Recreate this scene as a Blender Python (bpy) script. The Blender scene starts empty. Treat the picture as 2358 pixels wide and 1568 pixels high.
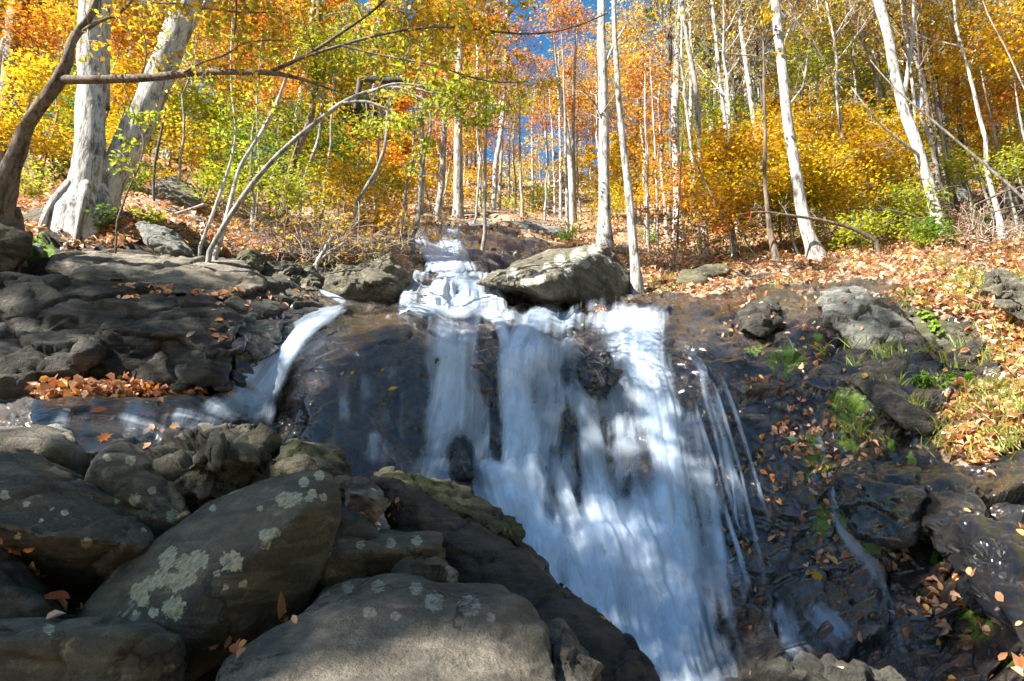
import bpy, bmesh, math, random
import numpy as np
from mathutils import Vector
# ------------------------------------------------------------------ frame of reference
# pixel coordinates are those of a 2358 x 1568 view of the photograph; D is metres straight ahead
FW, FH, FL = 2358.0, 1568.0, 1572.0
TILT = math.radians(14)
CT, ST = math.cos(TILT), math.sin(TILT)
def P(u, v, D):
    u = np.asarray(u, float); v = np.asarray(v, float); D = np.asarray(D, float)
    x = (u - FW/2)/FL; y = (FH/2 - v)/FL
    Y = CT - y*ST; Z = ST + y*CT
    k = D/Y
    return np.stack(np.broadcast_arrays(x*k, Y*k, Z*k), -1)
def UV(p):
    p = np.asarray(p, float)
    f = p[..., 1]*CT + p[..., 2]*ST; up = -p[..., 1]*ST + p[..., 2]*CT
    f = np.maximum(f, 1e-3)
    return FW/2 + FL*p[..., 0]/f, FH/2 - FL*up/f

scene = bpy.context.scene
COL = scene.collection
MAT = {}
# ------------------------------------------------------------------ noise
def _hash(ix, iy, iz, s):
    n = (ix.astype(np.int64)*374761393 + iy.astype(np.int64)*668265263 + iz.astype(np.int64)*2147483647 + s*1274126177) & 0xffffffff
    n = ((n ^ (n >> 13))*1274126177) & 0xffffffff
    n = ((n ^ (n >> 16))*2246822519) & 0xffffffff
    return ((n ^ (n >> 15)) & 0xffffff)/float(0xffffff)
def vnoise(p, s=0):
    i = np.floor(p); f = p - i; f = f*f*f*(f*(f*6-15)+10)
    i = i.astype(np.int64); r = 0
    for a in (0, 1):
        wa = f[:, 0] if a else 1-f[:, 0]
        for b in (0, 1):
            wb = f[:, 1] if b else 1-f[:, 1]
            for c in (0, 1):
                wc = f[:, 2] if c else 1-f[:, 2]
                r = r + wa*wb*wc*_hash(i[:, 0]+a, i[:, 1]+b, i[:, 2]+c, s)
    return r*2-1
_R = np.array([[0.36, 0.48, -0.8], [-0.8, 0.6, 0.0], [0.48, 0.64, 0.6]])
def fbm(p, o=4, s=0, gain=.5):
    r = 0; a = 1.0
    for k in range(o):
        r = r + a*vnoise(p, s+k*17); p = (p @ _R)*2.03 + 11.3; a *= gain
    return r
def facet(p, s=0, slope=.5):
    """rock broken into blocks: every cell is a tilted plane of its own; returns height and crack distance"""
    i0 = np.floor(p).astype(np.int64); n = len(p)
    d1 = np.full(n, 9.0); d2 = np.full(n, 9.0); h = np.zeros(n)
    for a in (-1, 0, 1):
        for b in (-1, 0, 1):
            for c in (-1, 0, 1):
                ix, iy, iz = i0[:, 0]+a, i0[:, 1]+b, i0[:, 2]+c
                q = np.stack([ix+_hash(ix, iy, iz, s), iy+_hash(ix, iy, iz, s+1), iz+_hash(ix, iy, iz, s+2)], 1)
                e = p - q; d = np.abs(e).sum(1)*.5 + np.sqrt((e*e).sum(1))*.5
                hh = (_hash(ix, iy, iz, s+3)-.5) + slope*(e[:, 0]*(_hash(ix, iy, iz, s+4)-.5) + e[:, 1]*(_hash(ix, iy, iz, s+5)-.5) + e[:, 2]*(_hash(ix, iy, iz, s+6)-.5))*2
                m = d < d1
                d2 = np.where(m, d1, np.minimum(d2, d)); h = np.where(m, hh, h); d1 = np.where(m, d, d1)
    return h, d2-d1
def sstep(a, b, x):
    t = np.clip((x-a)/(b-a), 0, 1); return t*t*(3-2*t)
# ------------------------------------------------------------------ objects
def tag(o, label=None, cat=None, group=None, kind=None):
    if label: o['label'] = label
    if cat: o['category'] = cat
    if group: o['group'] = group
    if kind: o['kind'] = kind
    return o
def empty(name, loc, label=None, cat=None, group=None):
    o = bpy.data.objects.new(name, None); COL.objects.link(o); o.location = [float(c) for c in loc]
    o.empty_display_size = .2
    return tag(o, label, cat, group)
def build(name, V, Q, mats, parent=None, midx=None, attrs=None, smooth=True, origin=None):
    V = np.asarray(V, np.float32); Q = np.asarray(Q, np.int32)
    if origin is not None: V = V - np.asarray(origin, np.float32)
    me = bpy.data.meshes.new(name)
    me.vertices.add(len(V)); me.vertices.foreach_set('co', V.ravel())
    k = Q.shape[1]
    me.loops.add(Q.size); me.loops.foreach_set('vertex_index', Q.ravel())
    me.polygons.add(len(Q)); me.polygons.foreach_set('loop_start', np.arange(0, Q.size, k, dtype=np.int32))
    if midx is not None: me.polygons.foreach_set('material_index', np.asarray(midx, np.int32))
    if attrs:
        for an, (ty, arr) in attrs.items():
            at = me.attributes.new(an, ty, 'POINT')
            at.data.foreach_set({'FLOAT': 'value', 'FLOAT_VECTOR': 'vector', 'FLOAT_COLOR': 'color'}[ty], np.asarray(arr, np.float32).ravel())
    for m in (mats if isinstance(mats, (list, tuple)) else [mats]): me.materials.append(m)
    me.update(calc_edges=True)
    me.polygons.foreach_set('use_smooth', [smooth]*len(Q))
    o = bpy.data.objects.new(name, me); COL.objects.link(o)
    if origin is not None and parent is None: o.location = [float(c) for c in origin]
    if parent is not None: o.parent = parent
    return o
class MB:
    """collects quads (tubes, leaves) into one mesh"""
    def __init__(s): s.V = []; s.Q = []; s.M = []; s.C = []; s.n = 0
    def add(s, V, Q, m=0, c=None):
        V = np.asarray(V, float); Q = np.asarray(Q, int)
        s.V.append(V); s.Q.append(Q+s.n); s.M.append(np.full(len(Q), m)); s.n += len(V)
        s.C.append(np.tile([.5, 1, 0, 1], (len(V), 1)) if c is None else c)
    def tube(s, pts, rad, seg=7, m=0, wob=0, seed=0, flare=0):
        pts = np.asarray(pts, float); n = len(pts); rad = np.broadcast_to(np.asarray(rad, float), (n,))
        t = np.gradient(pts, axis=0); t /= np.linalg.norm(t, axis=1)[:, None]+1e-9
        ref = np.array([0.13, 1.0, 0.07]); 
        a = np.cross(t, ref); a /= np.linalg.norm(a, axis=1)[:, None]+1e-9; b = np.cross(t, a)
        th = np.linspace(0, 2*np.pi, seg, endpoint=False)
        R = rad[:, None]*np.ones(seg)
        if wob:
            q = np.stack([np.broadcast_to(np.cos(th), (n, seg)), np.broadcast_to(np.sin(th), (n, seg)), np.broadcast_to(np.arange(n)[:, None]*.25, (n, seg))], -1).reshape(-1, 3)
            R = R*(1+wob*fbm(q*1.6+seed, 3, seed).reshape(n, seg))
        V = pts[:, None]+R[..., None]*(np.cos(th)[None, :, None]*a[:, None]+np.sin(th)[None, :, None]*b[:, None])
        i = np.arange(n-1)[:, None]*seg; j = np.arange(seg); k = (j+1) % seg
        Q = np.stack([i+j, i+k, i+seg+k, i+seg+j], -1).reshape(-1, 4)
        s.add(V.reshape(-1, 3), Q, m)
    def leaves(s, pos, size, rng, up=.7, m=1, var=1.0, shape=0, axis=None, nrm=None, curl=.22):
        pos = np.asarray(pos, float); n = len(pos)
        if n == 0: return
        size = np.broadcast_to(size, (n,))*rng.uniform(.65, 1.25, n)
        nr = rng.normal(size=(n, 3)); nr /= np.linalg.norm(nr, axis=1)[:, None]
        base = np.array([0, 0, 1.0]) if nrm is None else nrm
        nr = nr*(1-up)+base*up; nr /= np.linalg.norm(nr, axis=1)[:, None]+1e-9
        ax = rng.normal(size=(n, 3)) if axis is None else np.asarray(axis)+rng.normal(size=(n, 3))*.35
        ax -= nr*(ax*nr).sum(1)[:, None]; ax /= np.linalg.norm(ax, axis=1)[:, None]+1e-9
        sd = np.cross(nr, ax); L = size[:, None]; fold = rng.uniform(.02, curl, n)[:, None]
        if shape == 0:
            V = np.stack([pos-ax*L*.5, pos-sd*L*.33+nr*L*fold-ax*L*.03, pos+ax*L*.5-nr*L*fold*.6, pos+sd*L*.33+nr*L*fold-ax*L*.03], 1).reshape(-1, 3); k = 4
            Q = np.arange(n)[:, None]*4+np.array([0, 1, 2, 3])
        else:   # rounder leaf, six corners, folded on its midrib
            c = [pos-ax*L*.5, pos-sd*L*.27+nr*L*fold-ax*L*.2, pos-sd*L*.25+nr*L*fold+ax*L*.18, pos+ax*L*.55-nr*L*fold, pos+sd*L*.25+nr*L*fold+ax*L*.18, pos+sd*L*.27+nr*L*fold-ax*L*.2]
            V = np.stack(c, 1).reshape(-1, 3); k = 6
            b = np.arange(n)[:, None]*6
            Q = np.concatenate([b+np.array([0, 1, 2, 3]), b+np.array([0, 3, 4, 5])])
        cc = np.stack([np.clip(.5+rng.normal(size=n)*.22*var, 0, 1), rng.uniform(.42, 1.12, n), rng.random(n), np.ones(n)], 1)
        s.add(V, Q, m, np.repeat(cc, k, 0))
    def done(s, name, mats, parent=None, origin=None, smooth=True, color=None):
        o = build(name, np.concatenate(s.V), np.concatenate(s.Q), mats, parent, np.concatenate(s.M), {'col': ('FLOAT_COLOR', np.concatenate(s.C))}, smooth, origin)
        if color: o.color = (*color, 1)
        return o
# ------------------------------------------------------------------ materials
class N:
    """small helper to wire shader nodes"""
    def __init__(s, name):
        s.m = bpy.data.materials.new(name); s.m.use_nodes = True; s.t = s.m.node_tree; s.t.nodes.clear()
        s.out = s.t.nodes.new('ShaderNodeOutputMaterial'); MAT[name] = s.m
    def n(s, ty, **kw):
        x = s.t.nodes.new('ShaderNode'+ty)
        for k, v in kw.items():
            if hasattr(x, k) and k not in ('Scale',): setattr(x, k, v)
        return x
    def l(s, a, b): s.t.links.new(a, b)
    def setin(s, node, key, v):
        if hasattr(v, 'links') or hasattr(v, 'is_linked'): s.l(v, node.inputs[key])
        else: node.inputs[key].default_value = v
    def coord(s, kind='Object', scale=(1, 1, 1)):
        g = s.n('NewGeometry') if kind == 'World' else s.n('TexCoord')
        mp = s.n('Mapping'); s.l(g.outputs['Position' if kind == 'World' else kind], mp.inputs['Vector']); mp.inputs['Scale'].default_value = scale
        return mp.outputs['Vector']
    def noise(s, vec, scale, detail=5, rough=.6, dist=0, out='Fac'):
        x = s.n('TexNoise'); s.l(vec, x.inputs['Vector']); x.inputs['Scale'].default_value = scale; x.inputs['Detail'].default_value = detail
        x.inputs['Roughness'].default_value = rough; x.inputs['Distortion'].default_value = dist; return x.outputs[out]
    def vor(s, vec, scale, feature='F1', out='Distance', rand=1):
        x = s.n('TexVoronoi'); x.feature = feature; s.l(vec, x.inputs['Vector']); x.inputs['Scale'].default_value = scale; x.inputs['Randomness'].default_value = rand; return x.outputs[out]
    def ramp(s, fac, stops, interp='LINEAR'):
        x = s.n('ValToRGB'); s.l(fac, x.inputs['Fac']); e = x.color_ramp.elements; x.color_ramp.interpolation = interp
        while len(e) < len(stops): e.new(.5)
        for k, (p, c) in enumerate(stops):
            e[k].position = p; e[k].color = (*c, 1) if isinstance(c, tuple) else (c, c, c, 1)
        return x.outputs['Color']
    def math(s, op, a, b=None, clamp=False):
        x = s.n('Math'); x.operation = op; x.use_clamp = clamp; s.setin(x, 0, a)
        if b is not None: s.setin(x, 1, b)
        return x.outputs[0]
    def mix(s, f, a, b, blend='MIX'):
        x = s.n('Mix'); x.data_type = 'RGBA'; x.blend_type = blend
        s.setin(x, 0, f)
        for k, v in ((6, a), (7, b)):
            if isinstance(v, tuple): x.inputs[k].default_value = (*v, 1)
            else: s.l(v, x.inputs[k])
        return x.outputs[2]
    def attr(s, name, out='Fac'):
        x = s.n('Attribute'); x.attribute_name = name; return x.outputs[out]
    def bump(s, h, strength, dist, normal=None):
        x = s.n('Bump'); s.l(h, x.inputs['Height']); s.setin(x, 'Strength', strength); x.inputs['Distance'].default_value = dist
        if normal is not None: s.l(normal, x.inputs['Normal'])
        return x.outputs[0]
    def bsdf(s, **kw):
        x = s.n('BsdfPrincipled')
        for k, v in kw.items():
            k = k.replace('_', ' ')
            if isinstance(v, tuple) and len(v) == 3: v = (*v, 1)
            s.setin(x, k, v)
        return x.outputs[0]
    def end(s, sh): s.l(sh, s.out.inputs['Surface']); return s.m

def rock_mat(name, c1, c2, c3, lich=.5, moss=.0, wet=0.0, lc=(.42, .42, .34), fine=1.0, lichscale=5.0):
    k = N(name); w = k.coord('World')
    big = k.noise(w, 1.3, 3, .6, .3); mid = k.noise(w, 6, 5, .68, .3); fin = k.noise(w, 42, 4, .75)
    strat = k.noise(k.coord('World', (1.2, 1.2, 7)), 2.2, 3, .6, .6)
    col = k.ramp(big, [(.3, c1), (.5, c2), (.7, c3)])
    col = k.mix(.55, col, k.ramp(mid, [(.32, .3), (.5, .8), (.66, 1.5)]), 'MULTIPLY')
    col = k.mix(.35, col, k.ramp(fin, [(.3, .35), (.55, .9), (.75, 1.5)]), 'MULTIPLY')
    col = k.mix(k.math('MULTIPLY', k.ramp(strat, [(.5, 0.0), (.6, 1.0)]), .3), col, tuple(min(1, x*1.35) for x in c3)); col = k.mix(.45, col, k.ramp(strat, [(.32, .35), (.5, 1.1)]), 'MULTIPLY')
    grain = k.noise(w, 170, 2, .7); col = k.mix(.4, col, k.ramp(grain, [(.3, .4), (.7, 1.6)]), 'MULTIPLY')
    # lichen: ragged round patches and pale crust
    wob = k.n('VectorMath'); wob.operation = 'MULTIPLY_ADD'; k.l(k.noise(w, 14, 2, .7, 0, 'Color'), wob.inputs[0]); wob.inputs[1].default_value = (.16, .16, .16); k.l(w, wob.inputs[2])
    v = k.vor(wob.outputs[0], lichscale); sel = big
    spot = k.math('MULTIPLY', k.ramp(v, [(.16, 1.0), (.24, 0.0)]), k.ramp(sel, [(.48, 0.0), (.56, 1.0)]))
    crust = k.ramp(k.noise(w, 9, 5, .8, .5), [(.56, 0.0), (.66, 1.0)])
    crust = k.math('MULTIPLY', crust, .45)
    la = k.attr('lichen'); la = k.math('ADD', la, k.math('MULTIPLY', k.math('SUBTRACT', fin, .5), 1.3)); la = k.ramp(la, [(.42, 0.0), (.52, 1.0)])
    la = k.math('MULTIPLY', la, k.ramp(k.attr('lichen'), [(.05, 0.0), (.2, 1.0)]))
    lf = k.math('MAXIMUM', k.math('MULTIPLY', k.math('MAXIMUM', spot, crust), lich), la, True)
    lcol = k.mix(k.ramp(fin, [(.35, 0.0), (.6, 1.0)]), (lc[0]*.42, lc[1]*.44, lc[2]*.38), lc)
    col = k.mix(lf, col, lcol)
    g = k.n('NewGeometry'); sp = k.n('SeparateXYZ'); k.l(g.outputs['Normal'], sp.inputs[0])
    mf = k.math('MULTIPLY', k.ramp(k.noise(w, 2.6, 4, .7), [(.5, 0.0), (.62, 1.0)]), k.ramp(sp.outputs[2], [(.0, .25), (.6, 1.0)]))
    mf = k.math('MAXIMUM', k.math('MULTIPLY', mf, moss), k.attr('moss'), True)
    mf = k.math('MULTIPLY', mf, k.ramp(fin, [(.35, .15), (.6, 1.0)]))
    mcol = k.mix(mid, (.035, .05, .008), (.13, .17, .02))
    col = k.mix(mf, col, mcol)
    ws = k.math('MAXIMUM', k.attr('wet'), wet, True)
    wet_n = k.math('MULTIPLY', ws, k.ramp(big, [(.2, .55), (.6, 1.0)]))
    col = k.mix(wet_n, col, k.mix(1, col, (.42, .42, .46), 'MULTIPLY'))
    crack = k.vor(wob.outputs[0], 2.3, 'DISTANCE_TO_EDGE'); crk = k.ramp(crack, [(.0, 0.0), (.03, 1.0)])
    crk = k.math('MAXIMUM', crk, k.ramp(big, [(.42, 0.0), (.46, 1.0)]))
    col = k.mix(1, col, k.mix(crk, (.25, .24, .22), (1, 1, 1)), 'MULTIPLY')
    rgh = k.n('MapRange'); k.l(wet_n, rgh.inputs[0]); rgh.inputs[3].default_value = .85; rgh.inputs[4].default_value = .16
    h = k.math('ADD', k.math('MULTIPLY', k.noise(w, 9, 8, .72), 1.5), k.math('MULTIPLY', fin, .42)); h = k.math('ADD', h, k.math('MULTIPLY', grain, .07))
    nb = k.bump(h, 1.0, .07)
    return k.end(k.bsdf(Base_Color=col, Roughness=rgh.outputs[0], Normal=nb, Specular_IOR_Level=.5, Coat_Weight=wet_n, Coat_Roughness=.08))

def bark_mat(name, light, dark, streak=1.0, moss=0.0):
    k = N(name); w = k.coord('World', (1, 1, .22)); w1 = k.coord('World')
    a = k.noise(w, 13, 7, .78, .3); b = k.noise(w1, 5, 5, .72, .2); c = k.noise(k.coord('World', (1, 1, 2.4)), 5, 5, .6)
    col = k.mix(k.ramp(a, [(.40, 0.0), (.54, 1.0)]), dark, light)
    col = k.mix(.55*streak, col, k.ramp(b, [(.34, .35), (.48, .9), (.7, 1.15)]), 'MULTIPLY')
    col = k.mix(.3, col, k.ramp(c, [(.35, .5), (.5, 1.0)]), 'MULTIPLY')
    if moss: col = k.mix(k.math('MULTIPLY', k.ramp(k.noise(w1, 4, 5), [(.42, 0.0), (.6, 1.0)]), moss), col, (.07, .09, .015))
    h = k.math('ADD', a, k.math('MULTIPLY', b, .5))
    return k.end(k.bsdf(Base_Color=col, Roughness=.85, Normal=k.bump(h, 1.0, .035), Specular_IOR_Level=.25))

def leaf_mat(name, trans=.45, usecol=False, sat=1.0, spec=.3):
    """base colour is the object's own colour, each leaf varied in hue and brightness"""
    k = N(name); ca = k.n('Attribute'); ca.attribute_name = 'col'; sp = k.n('SeparateColor'); k.l(ca.outputs['Color'], sp.inputs[0])
    oi = k.n('ObjectInfo'); hs = k.n('HueSaturation')
    k.l(oi.outputs['Color'], hs.inputs['Color'])
    hu = k.math('ADD', k.math('MULTIPLY', k.math('SUBTRACT', sp.outputs[0], .5), .11), .5); k.l(hu, hs.inputs['Hue'])
    k.l(sp.outputs[1], hs.inputs['Value']); hs.inputs['Saturation'].default_value = sat
    col = hs.outputs[0]
    if usecol: col = k.mix(k.ramp(sp.outputs[2], [(.0, 1.0), (.12, 0.0)]), col, (.22, .13, .08))
    d = k.bsdf(Base_Color=col, Roughness=.5, Specular_IOR_Level=spec)
    tr = k.n('BsdfTranslucent'); k.l(col, tr.inputs[0])
    mx = k.n('MixShader'); mx.inputs[0].default_value = trans; k.l(d, mx.inputs[1]); k.l(tr.outputs[0], mx.inputs[2])
    return k.end(mx.outputs[0])

# fallen leaves: per-leaf colour picked from a ramp
def litter_mat():
    k = N('litter_leaf'); ca = k.n('Attribute'); ca.attribute_name = 'col'; sp = k.n('SeparateColor'); k.l(ca.outputs['Color'], sp.inputs[0])
    oi = k.n('ObjectInfo')
    col = k.ramp(sp.outputs[2], [(0, (.20, .10, .06)), (.2, (.50, .26, .15)), (.42, (.72, .52, .38)), (.6, (.72, .30, .09)), (.75, (.72, .55, .42)), (.9, (.80, .44, .08)), (1.0, (.32, .11, .05))])
    col = k.mix(1, col, k.ramp(sp.outputs[1], [(0, .3), (1, 1.1)]), 'MULTIPLY'); col = k.mix(1, col, oi.outputs['Color'], 'MULTIPLY')
    d = k.bsdf(Base_Color=col, Roughness=.55, Specular_IOR_Level=.35); tr = k.n('BsdfTranslucent'); k.l(col, tr.inputs[0])
    mx = k.n('MixShader'); mx.inputs[0].default_value = .2; k.l(d, mx.inputs[1]); k.l(tr.outputs[0], mx.inputs[2])
    return k.end(mx.outputs[0])

def water_mat(name='silky_water', white=(.70, .82, .96)):
    k = N(name); fl = k.n('Attribute'); fl.attribute_name = 'flow'; dn = k.attr('dens')
    def mp(sc):
        m = k.n('Mapping'); k.l(fl.outputs['Vector'], m.inputs[0]); m.inputs['Scale'].default_value = sc; return m.outputs[0]
    a = k.noise(mp((10, .7, 1)), 1.0, 3, .5, .2); b = k.noise(mp((34, .9, 1)), 1.0, 3, .6, .2); c = k.noise(mp((2.6, 1.3, 1)), 1.0, 4, .6, .5)
    st = k.math('ADD', k.math('MULTIPLY', a, .42), k.math('MULTIPLY', b, .13)); st = k.math('ADD', st, k.math('MULTIPLY', c, .85))   # about .7 in the mean
    al = k.math('ADD', k.math('MULTIPLY', k.math('SUBTRACT', st, .70), 2.0), k.math('SUBTRACT', k.math('MULTIPLY', dn, 1.15), .18))
    al = k.math('MULTIPLY', al, k.ramp(dn, [(0.0, 0.0), (.45, 1.0)]), True)
    al = k.ramp(al, [(0, 0.0), (.5, .38), (1.0, .93)], 'EASE')
    d = k.bsdf(Base_Color=white, Roughness=.35, Specular_IOR_Level=.35, Normal=k.bump(st, .12, .05))
    tl = k.n('BsdfTranslucent'); tl.inputs[0].default_value = (*white, 1)
    m0 = k.n('MixShader'); m0.inputs[0].default_value = .3; k.l(d, m0.inputs[1]); k.l(tl.outputs[0], m0.inputs[2])
    tp = k.n('BsdfTransparent'); mx = k.n('MixShader'); k.l(al, mx.inputs[0]); k.l(tp.outputs[0], mx.inputs[1]); k.l(m0.outputs[0], mx.inputs[2])
    return k.end(mx.outputs[0])

rock_mat('rock_dry', (.10, .094, .078), (.17, .165, .14), (.25, .23, .18), lich=.5, moss=.25)
rock_mat('rock_fore', (.080, .068, .046), (.15, .127, .086), (.25, .20, .125), lich=.7, moss=.22, lc=(.74, .66, .42))
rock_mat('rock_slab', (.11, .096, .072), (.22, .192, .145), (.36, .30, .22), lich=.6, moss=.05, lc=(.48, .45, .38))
rock_mat('rock_brown', (.075, .066, .045), (.15, .134, .09), (.24, .21, .14), lich=.75, moss=.15, lc=(.55, .55, .46))
rock_mat('rock_mossy', (.06, .053, .033), (.12, .105, .06), (.20, .165, .10), lich=.35, moss=.95)
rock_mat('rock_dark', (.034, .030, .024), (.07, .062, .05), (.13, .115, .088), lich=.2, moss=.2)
rock_mat('rock_wet', (.03, .028, .026), (.055, .05, .044), (.10, .085, .065), lich=.05, moss=.25, wet=1.0)
rock_mat('rock_pale', (.13, .13, .115), (.23, .23, .20), (.36, .35, .30), lich=.7, moss=.15, lc=(.6, .62, .56))
bark_mat('bark_white', (.58, .555, .51), (.13, .12, .105))
bark_mat('bark_grey', (.40, .37, .33), (.13, .12, .105))
bark_mat('bark_brown', (.24, .18, .14), (.06, .045, .035), moss=.25)
bark_mat('bark_mossy', (.25, .19, .15), (.07, .055, .04), moss=.0)
bark_mat('bark_dark', (.14, .12, .11), (.04, .035, .03))
bark_mat('twig', (.46, .39, .32), (.22, .17, .13), streak=.4)
leaf_mat('leaf', .42); leaf_mat('leaf_gloss', .45, True, spec=.5); litter_mat(); water_mat()
leaf_mat('grass_blade', .4, spec=.4)
# ------------------------------------------------------------------ terrain: bedrock, banks and forest floor as one sheet
CP = """1900 -700 4.2|1900 200 4.0|1900 1200 4.2|1900 1800 3.6|1900 2400 2.4|1900 3060 1.9
1700 -500 4.6|1700 0 4.6|1700 600 4.6|1700 1200 4.9|1700 1500 5.0|1700 1800 4.5|1700 2100 3.7|1700 2358 3.1|1700 2900 2.4
1568 0 4.9|1568 600 5.0|1568 1200 5.3|1568 1550 5.5|1568 1750 5.1|1568 2000 4.4|1568 2200 3.9|1568 2358 3.5|1568 2800 2.9
1400 -600 5|1400 700 5.3|1400 1300 5.9|1400 1600 5.9|1400 1750 5.6|1400 1900 5.2|1400 2050 4.8|1400 2200 4.4|1400 2358 4.0|1400 2900 3.3
1200 -400 5.4|1200 200 5.2|1200 600 5.4|1200 1000 6.0|1200 1200 6.3|1200 1500 6.2|1200 1700 6.1|1200 1850 5.8|1200 2000 5.4|1200 2200 5.0|1200 2358 4.6|1200 2900 3.8
1050 150 5.4|1050 400 5.7|1050 600 6.3|1050 760 6.2|1050 900 6.4|1050 1200 6.7|1050 1500 6.7|1050 1700 6.5|1050 1900 6.2|1050 2100 5.8|1050 2358 5.2|1050 2900 4.4
930 -600 6.2|920 100 6.0|930 300 6.1|920 500 6.6|930 620 6.9|930 700 6.5|930 800 6.55|920 1000 6.9|900 1200 7.15|900 1350 7.2|900 1550 7.2|900 1700 6.9|900 1900 6.6|900 2100 6.35|900 2358 5.9|900 2900 5
850 0 7.0|850 400 7.1|850 620 7.2|830 720 6.9|820 820 6.85|820 930 7.0
780 0 7.4|780 400 7.5|780 680 7.5|760 800 7.25|770 900 7.15|780 1100 7.6|780 1350 7.7|780 1550 7.8|780 1750 7.6|780 1950 7.25|780 2150 6.9|780 2358 6.5|780 3000 5.8
725 700 8.0|730 820 7.8|722 900 7.7|722 1000 8.1|722 1170 8.6|722 1400 8.7|722 1550 8.7
690 700 8.5|690 800 8.9|700 900 9.3|690 1480 9.8|690 1600 9.5|690 1750 8.8|690 1900 8.3|690 2100 7.9|690 2358 7.3|690 3000 6.6
715 1040 9.35|650 940 9.9|650 1050 9.95|665 1150 9.9|700 1180 9.4
640 -600 7.6|640 0 8.0|640 300 8.2|640 600 9.2|640 800 10|625 1040 10.8|640 1200 11.2|640 1480 12|640 1700 11.3|640 1900 10.3|640 2100 9.6|640 2358 8.7|640 3000 7.6
590 0 8.3|590 300 8.6|590 600 10.2|590 850 12|595 1020 12.2|580 1250 14|580 1500 16|580 1800 14.2|580 2100 12.6|580 2358 10.6|580 3000 9
530 -600 8.4|530 0 8.8|530 200 9.0|530 420 10.4|530 600 13|530 900 15.2|545 1020 14.6|530 1200 18|530 1500 21|530 1800 18.5|530 2100 16|530 2358 13|530 3000 11
480 -600 9.2|480 0 9.5|490 220 9.6|480 400 12|480 600 16|480 900 22|515 1010 17.5|480 1200 28|480 1500 29|480 1800 26|480 2100 22|480 2358 17|480 3000 14
430 -600 11|430 0 11.5|430 220 13|430 600 23|430 900 38|430 1200 55|430 1500 45|430 1800 37|430 2100 31|430 2358 24|430 3000 20
380 -600 16|380 0 17|380 300 22|380 600 40|380 1800 55|380 2100 44|380 2358 34|380 3000 28
300 -600 34|300 0 36|300 400 60|300 2000 80|300 2358 60|300 3060 48"""
cp = np.array([[float(x) for x in q.split()] for line in CP.split('\n') for q in line.split('|')])
cv, cu, cd = cp[:, 0]/1000, cp[:, 1]/1000, np.log(cp[:, 2])
# the sheet is fitted over (u, tan of elevation) with a thin plate spline
def _k(r2): return np.where(r2 > 0, .5*r2*np.log(r2+1e-12), 0)
A = np.stack([cu*.7, cv], 1)
K = _k(((A[:, None]-A[None])**2).sum(-1)) + np.eye(len(A))*2e-4
Pm = np.concatenate([np.ones((len(A), 1)), A], 1)
sol = np.linalg.solve(np.block([[K, Pm], [Pm.T, np.zeros((3, 3))]]), np.concatenate([cd, np.zeros(3)]))
def Dfield(u, v):
    u = np.asarray(u, float); v = np.asarray(v, float); sh = np.broadcast(u, v).shape
    q = np.stack([np.broadcast_to(u, sh).ravel()*.0007, np.broadcast_to(v, sh).ravel()/1000], 1); out = np.zeros(len(q))
    for i in range(0, len(q), 20000):
        b = q[i:i+20000]; out[i:i+20000] = _k(((b[:, None]-A[None])**2).sum(-1)) @ sol[:len(A)] + sol[-3] + b @ sol[-2:]
    return np.minimum(np.exp(out), 90).reshape(sh)
NU, NV = 900, 520
gu = np.linspace(-700, 3060, NU); gr = np.linspace(0, 1, NV)
def vtop(u): return np.interp(u, [-700, 0, 400, 800, 1200, 1600, 2000, 2358, 3060], [300, 305, 340, 395, 415, 400, 350, 310, 300])
GU = np.broadcast_to(gu, (NV, NU)); rr = gr[:, None]
GV = vtop(GU)+(1900-vtop(GU))*(rr*.9+.1*rr**2)
GD = Dfield(GU, GV)
base = P(GU, GV, GD)
def interp_poly(x, pts): a = np.array(pts, float); return np.interp(x, a[:, 0], a[:, 1])
# height (in v) above which there is leaf covered soil instead of bare rock
SB = [(-700, 560), (0, 560), (100, 560), (400, 585), (620, 610), (740, 610), (880, 545), (950, 515), (1080, 515), (1200, 545), (1330, 600), (1480, 690), (1580, 690), (1680, 665), (1850, 650), (2000, 668), (2150, 720), (2240, 770), (2290, 850), (2400, 1050), (2500, 1250), (3060, 1600)]
Vb = interp_poly(GU, SB)
X = base.reshape(-1, 3)
nz1 = fbm(X*1.3, 3, 5).reshape(NV, NU)
soil = sstep(-14, 26, Vb-GV+nz1*30)
# leafy patch reaching down between the right hand blocks
def blob(u, v, cu_, cv_, ru, rv): return np.exp(-(((u-cu_)/ru)**2+((v-cv_)/rv)**2))
soil = np.maximum(soil, sstep(.35, .6, blob(GU, GV, 2290, 960, 110, 90)+nz1*.12))
soil = np.maximum(soil, sstep(.4, .6, blob(GU, GV, 2230, 1040, 90, 40)+nz1*.12))
rockm = 1-soil
h1, c1 = facet(X*np.array([.9, 1.1, 1.9])+fbm(X*1.2, 2, 3)[:, None]*.25, 11, .9)
h2, c2 = facet(X*np.array([2.6, 3.0, 5.2])+fbm(X*3, 2, 4)[:, None]*.3, 31, .9)
n1 = fbm(X*2.2, 5, 7); n2 = fbm(X*8, 4, 9)
smooth_dome = np.maximum(blob(GU, GV, 800, 860, 190, 210), blob(GU, GV, 1760, 690, 200, 35))
dmp = (1-.85*smooth_dome).reshape(-1)
side = sstep(1560, 1700, GU).reshape(-1)
nearleft = sstep(1050, 1000, GU).reshape(-1)*sstep(880, 930, GV).reshape(-1)
hr = dmp*((.11+.03*side)*h1 + (.05+.03*side)*h2 - (.02+.02*side)*(1-sstep(0, .1, c1)) - .02*(1-sstep(0, .12, c2))) + dmp*.05*n1 + .013*n2
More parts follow.
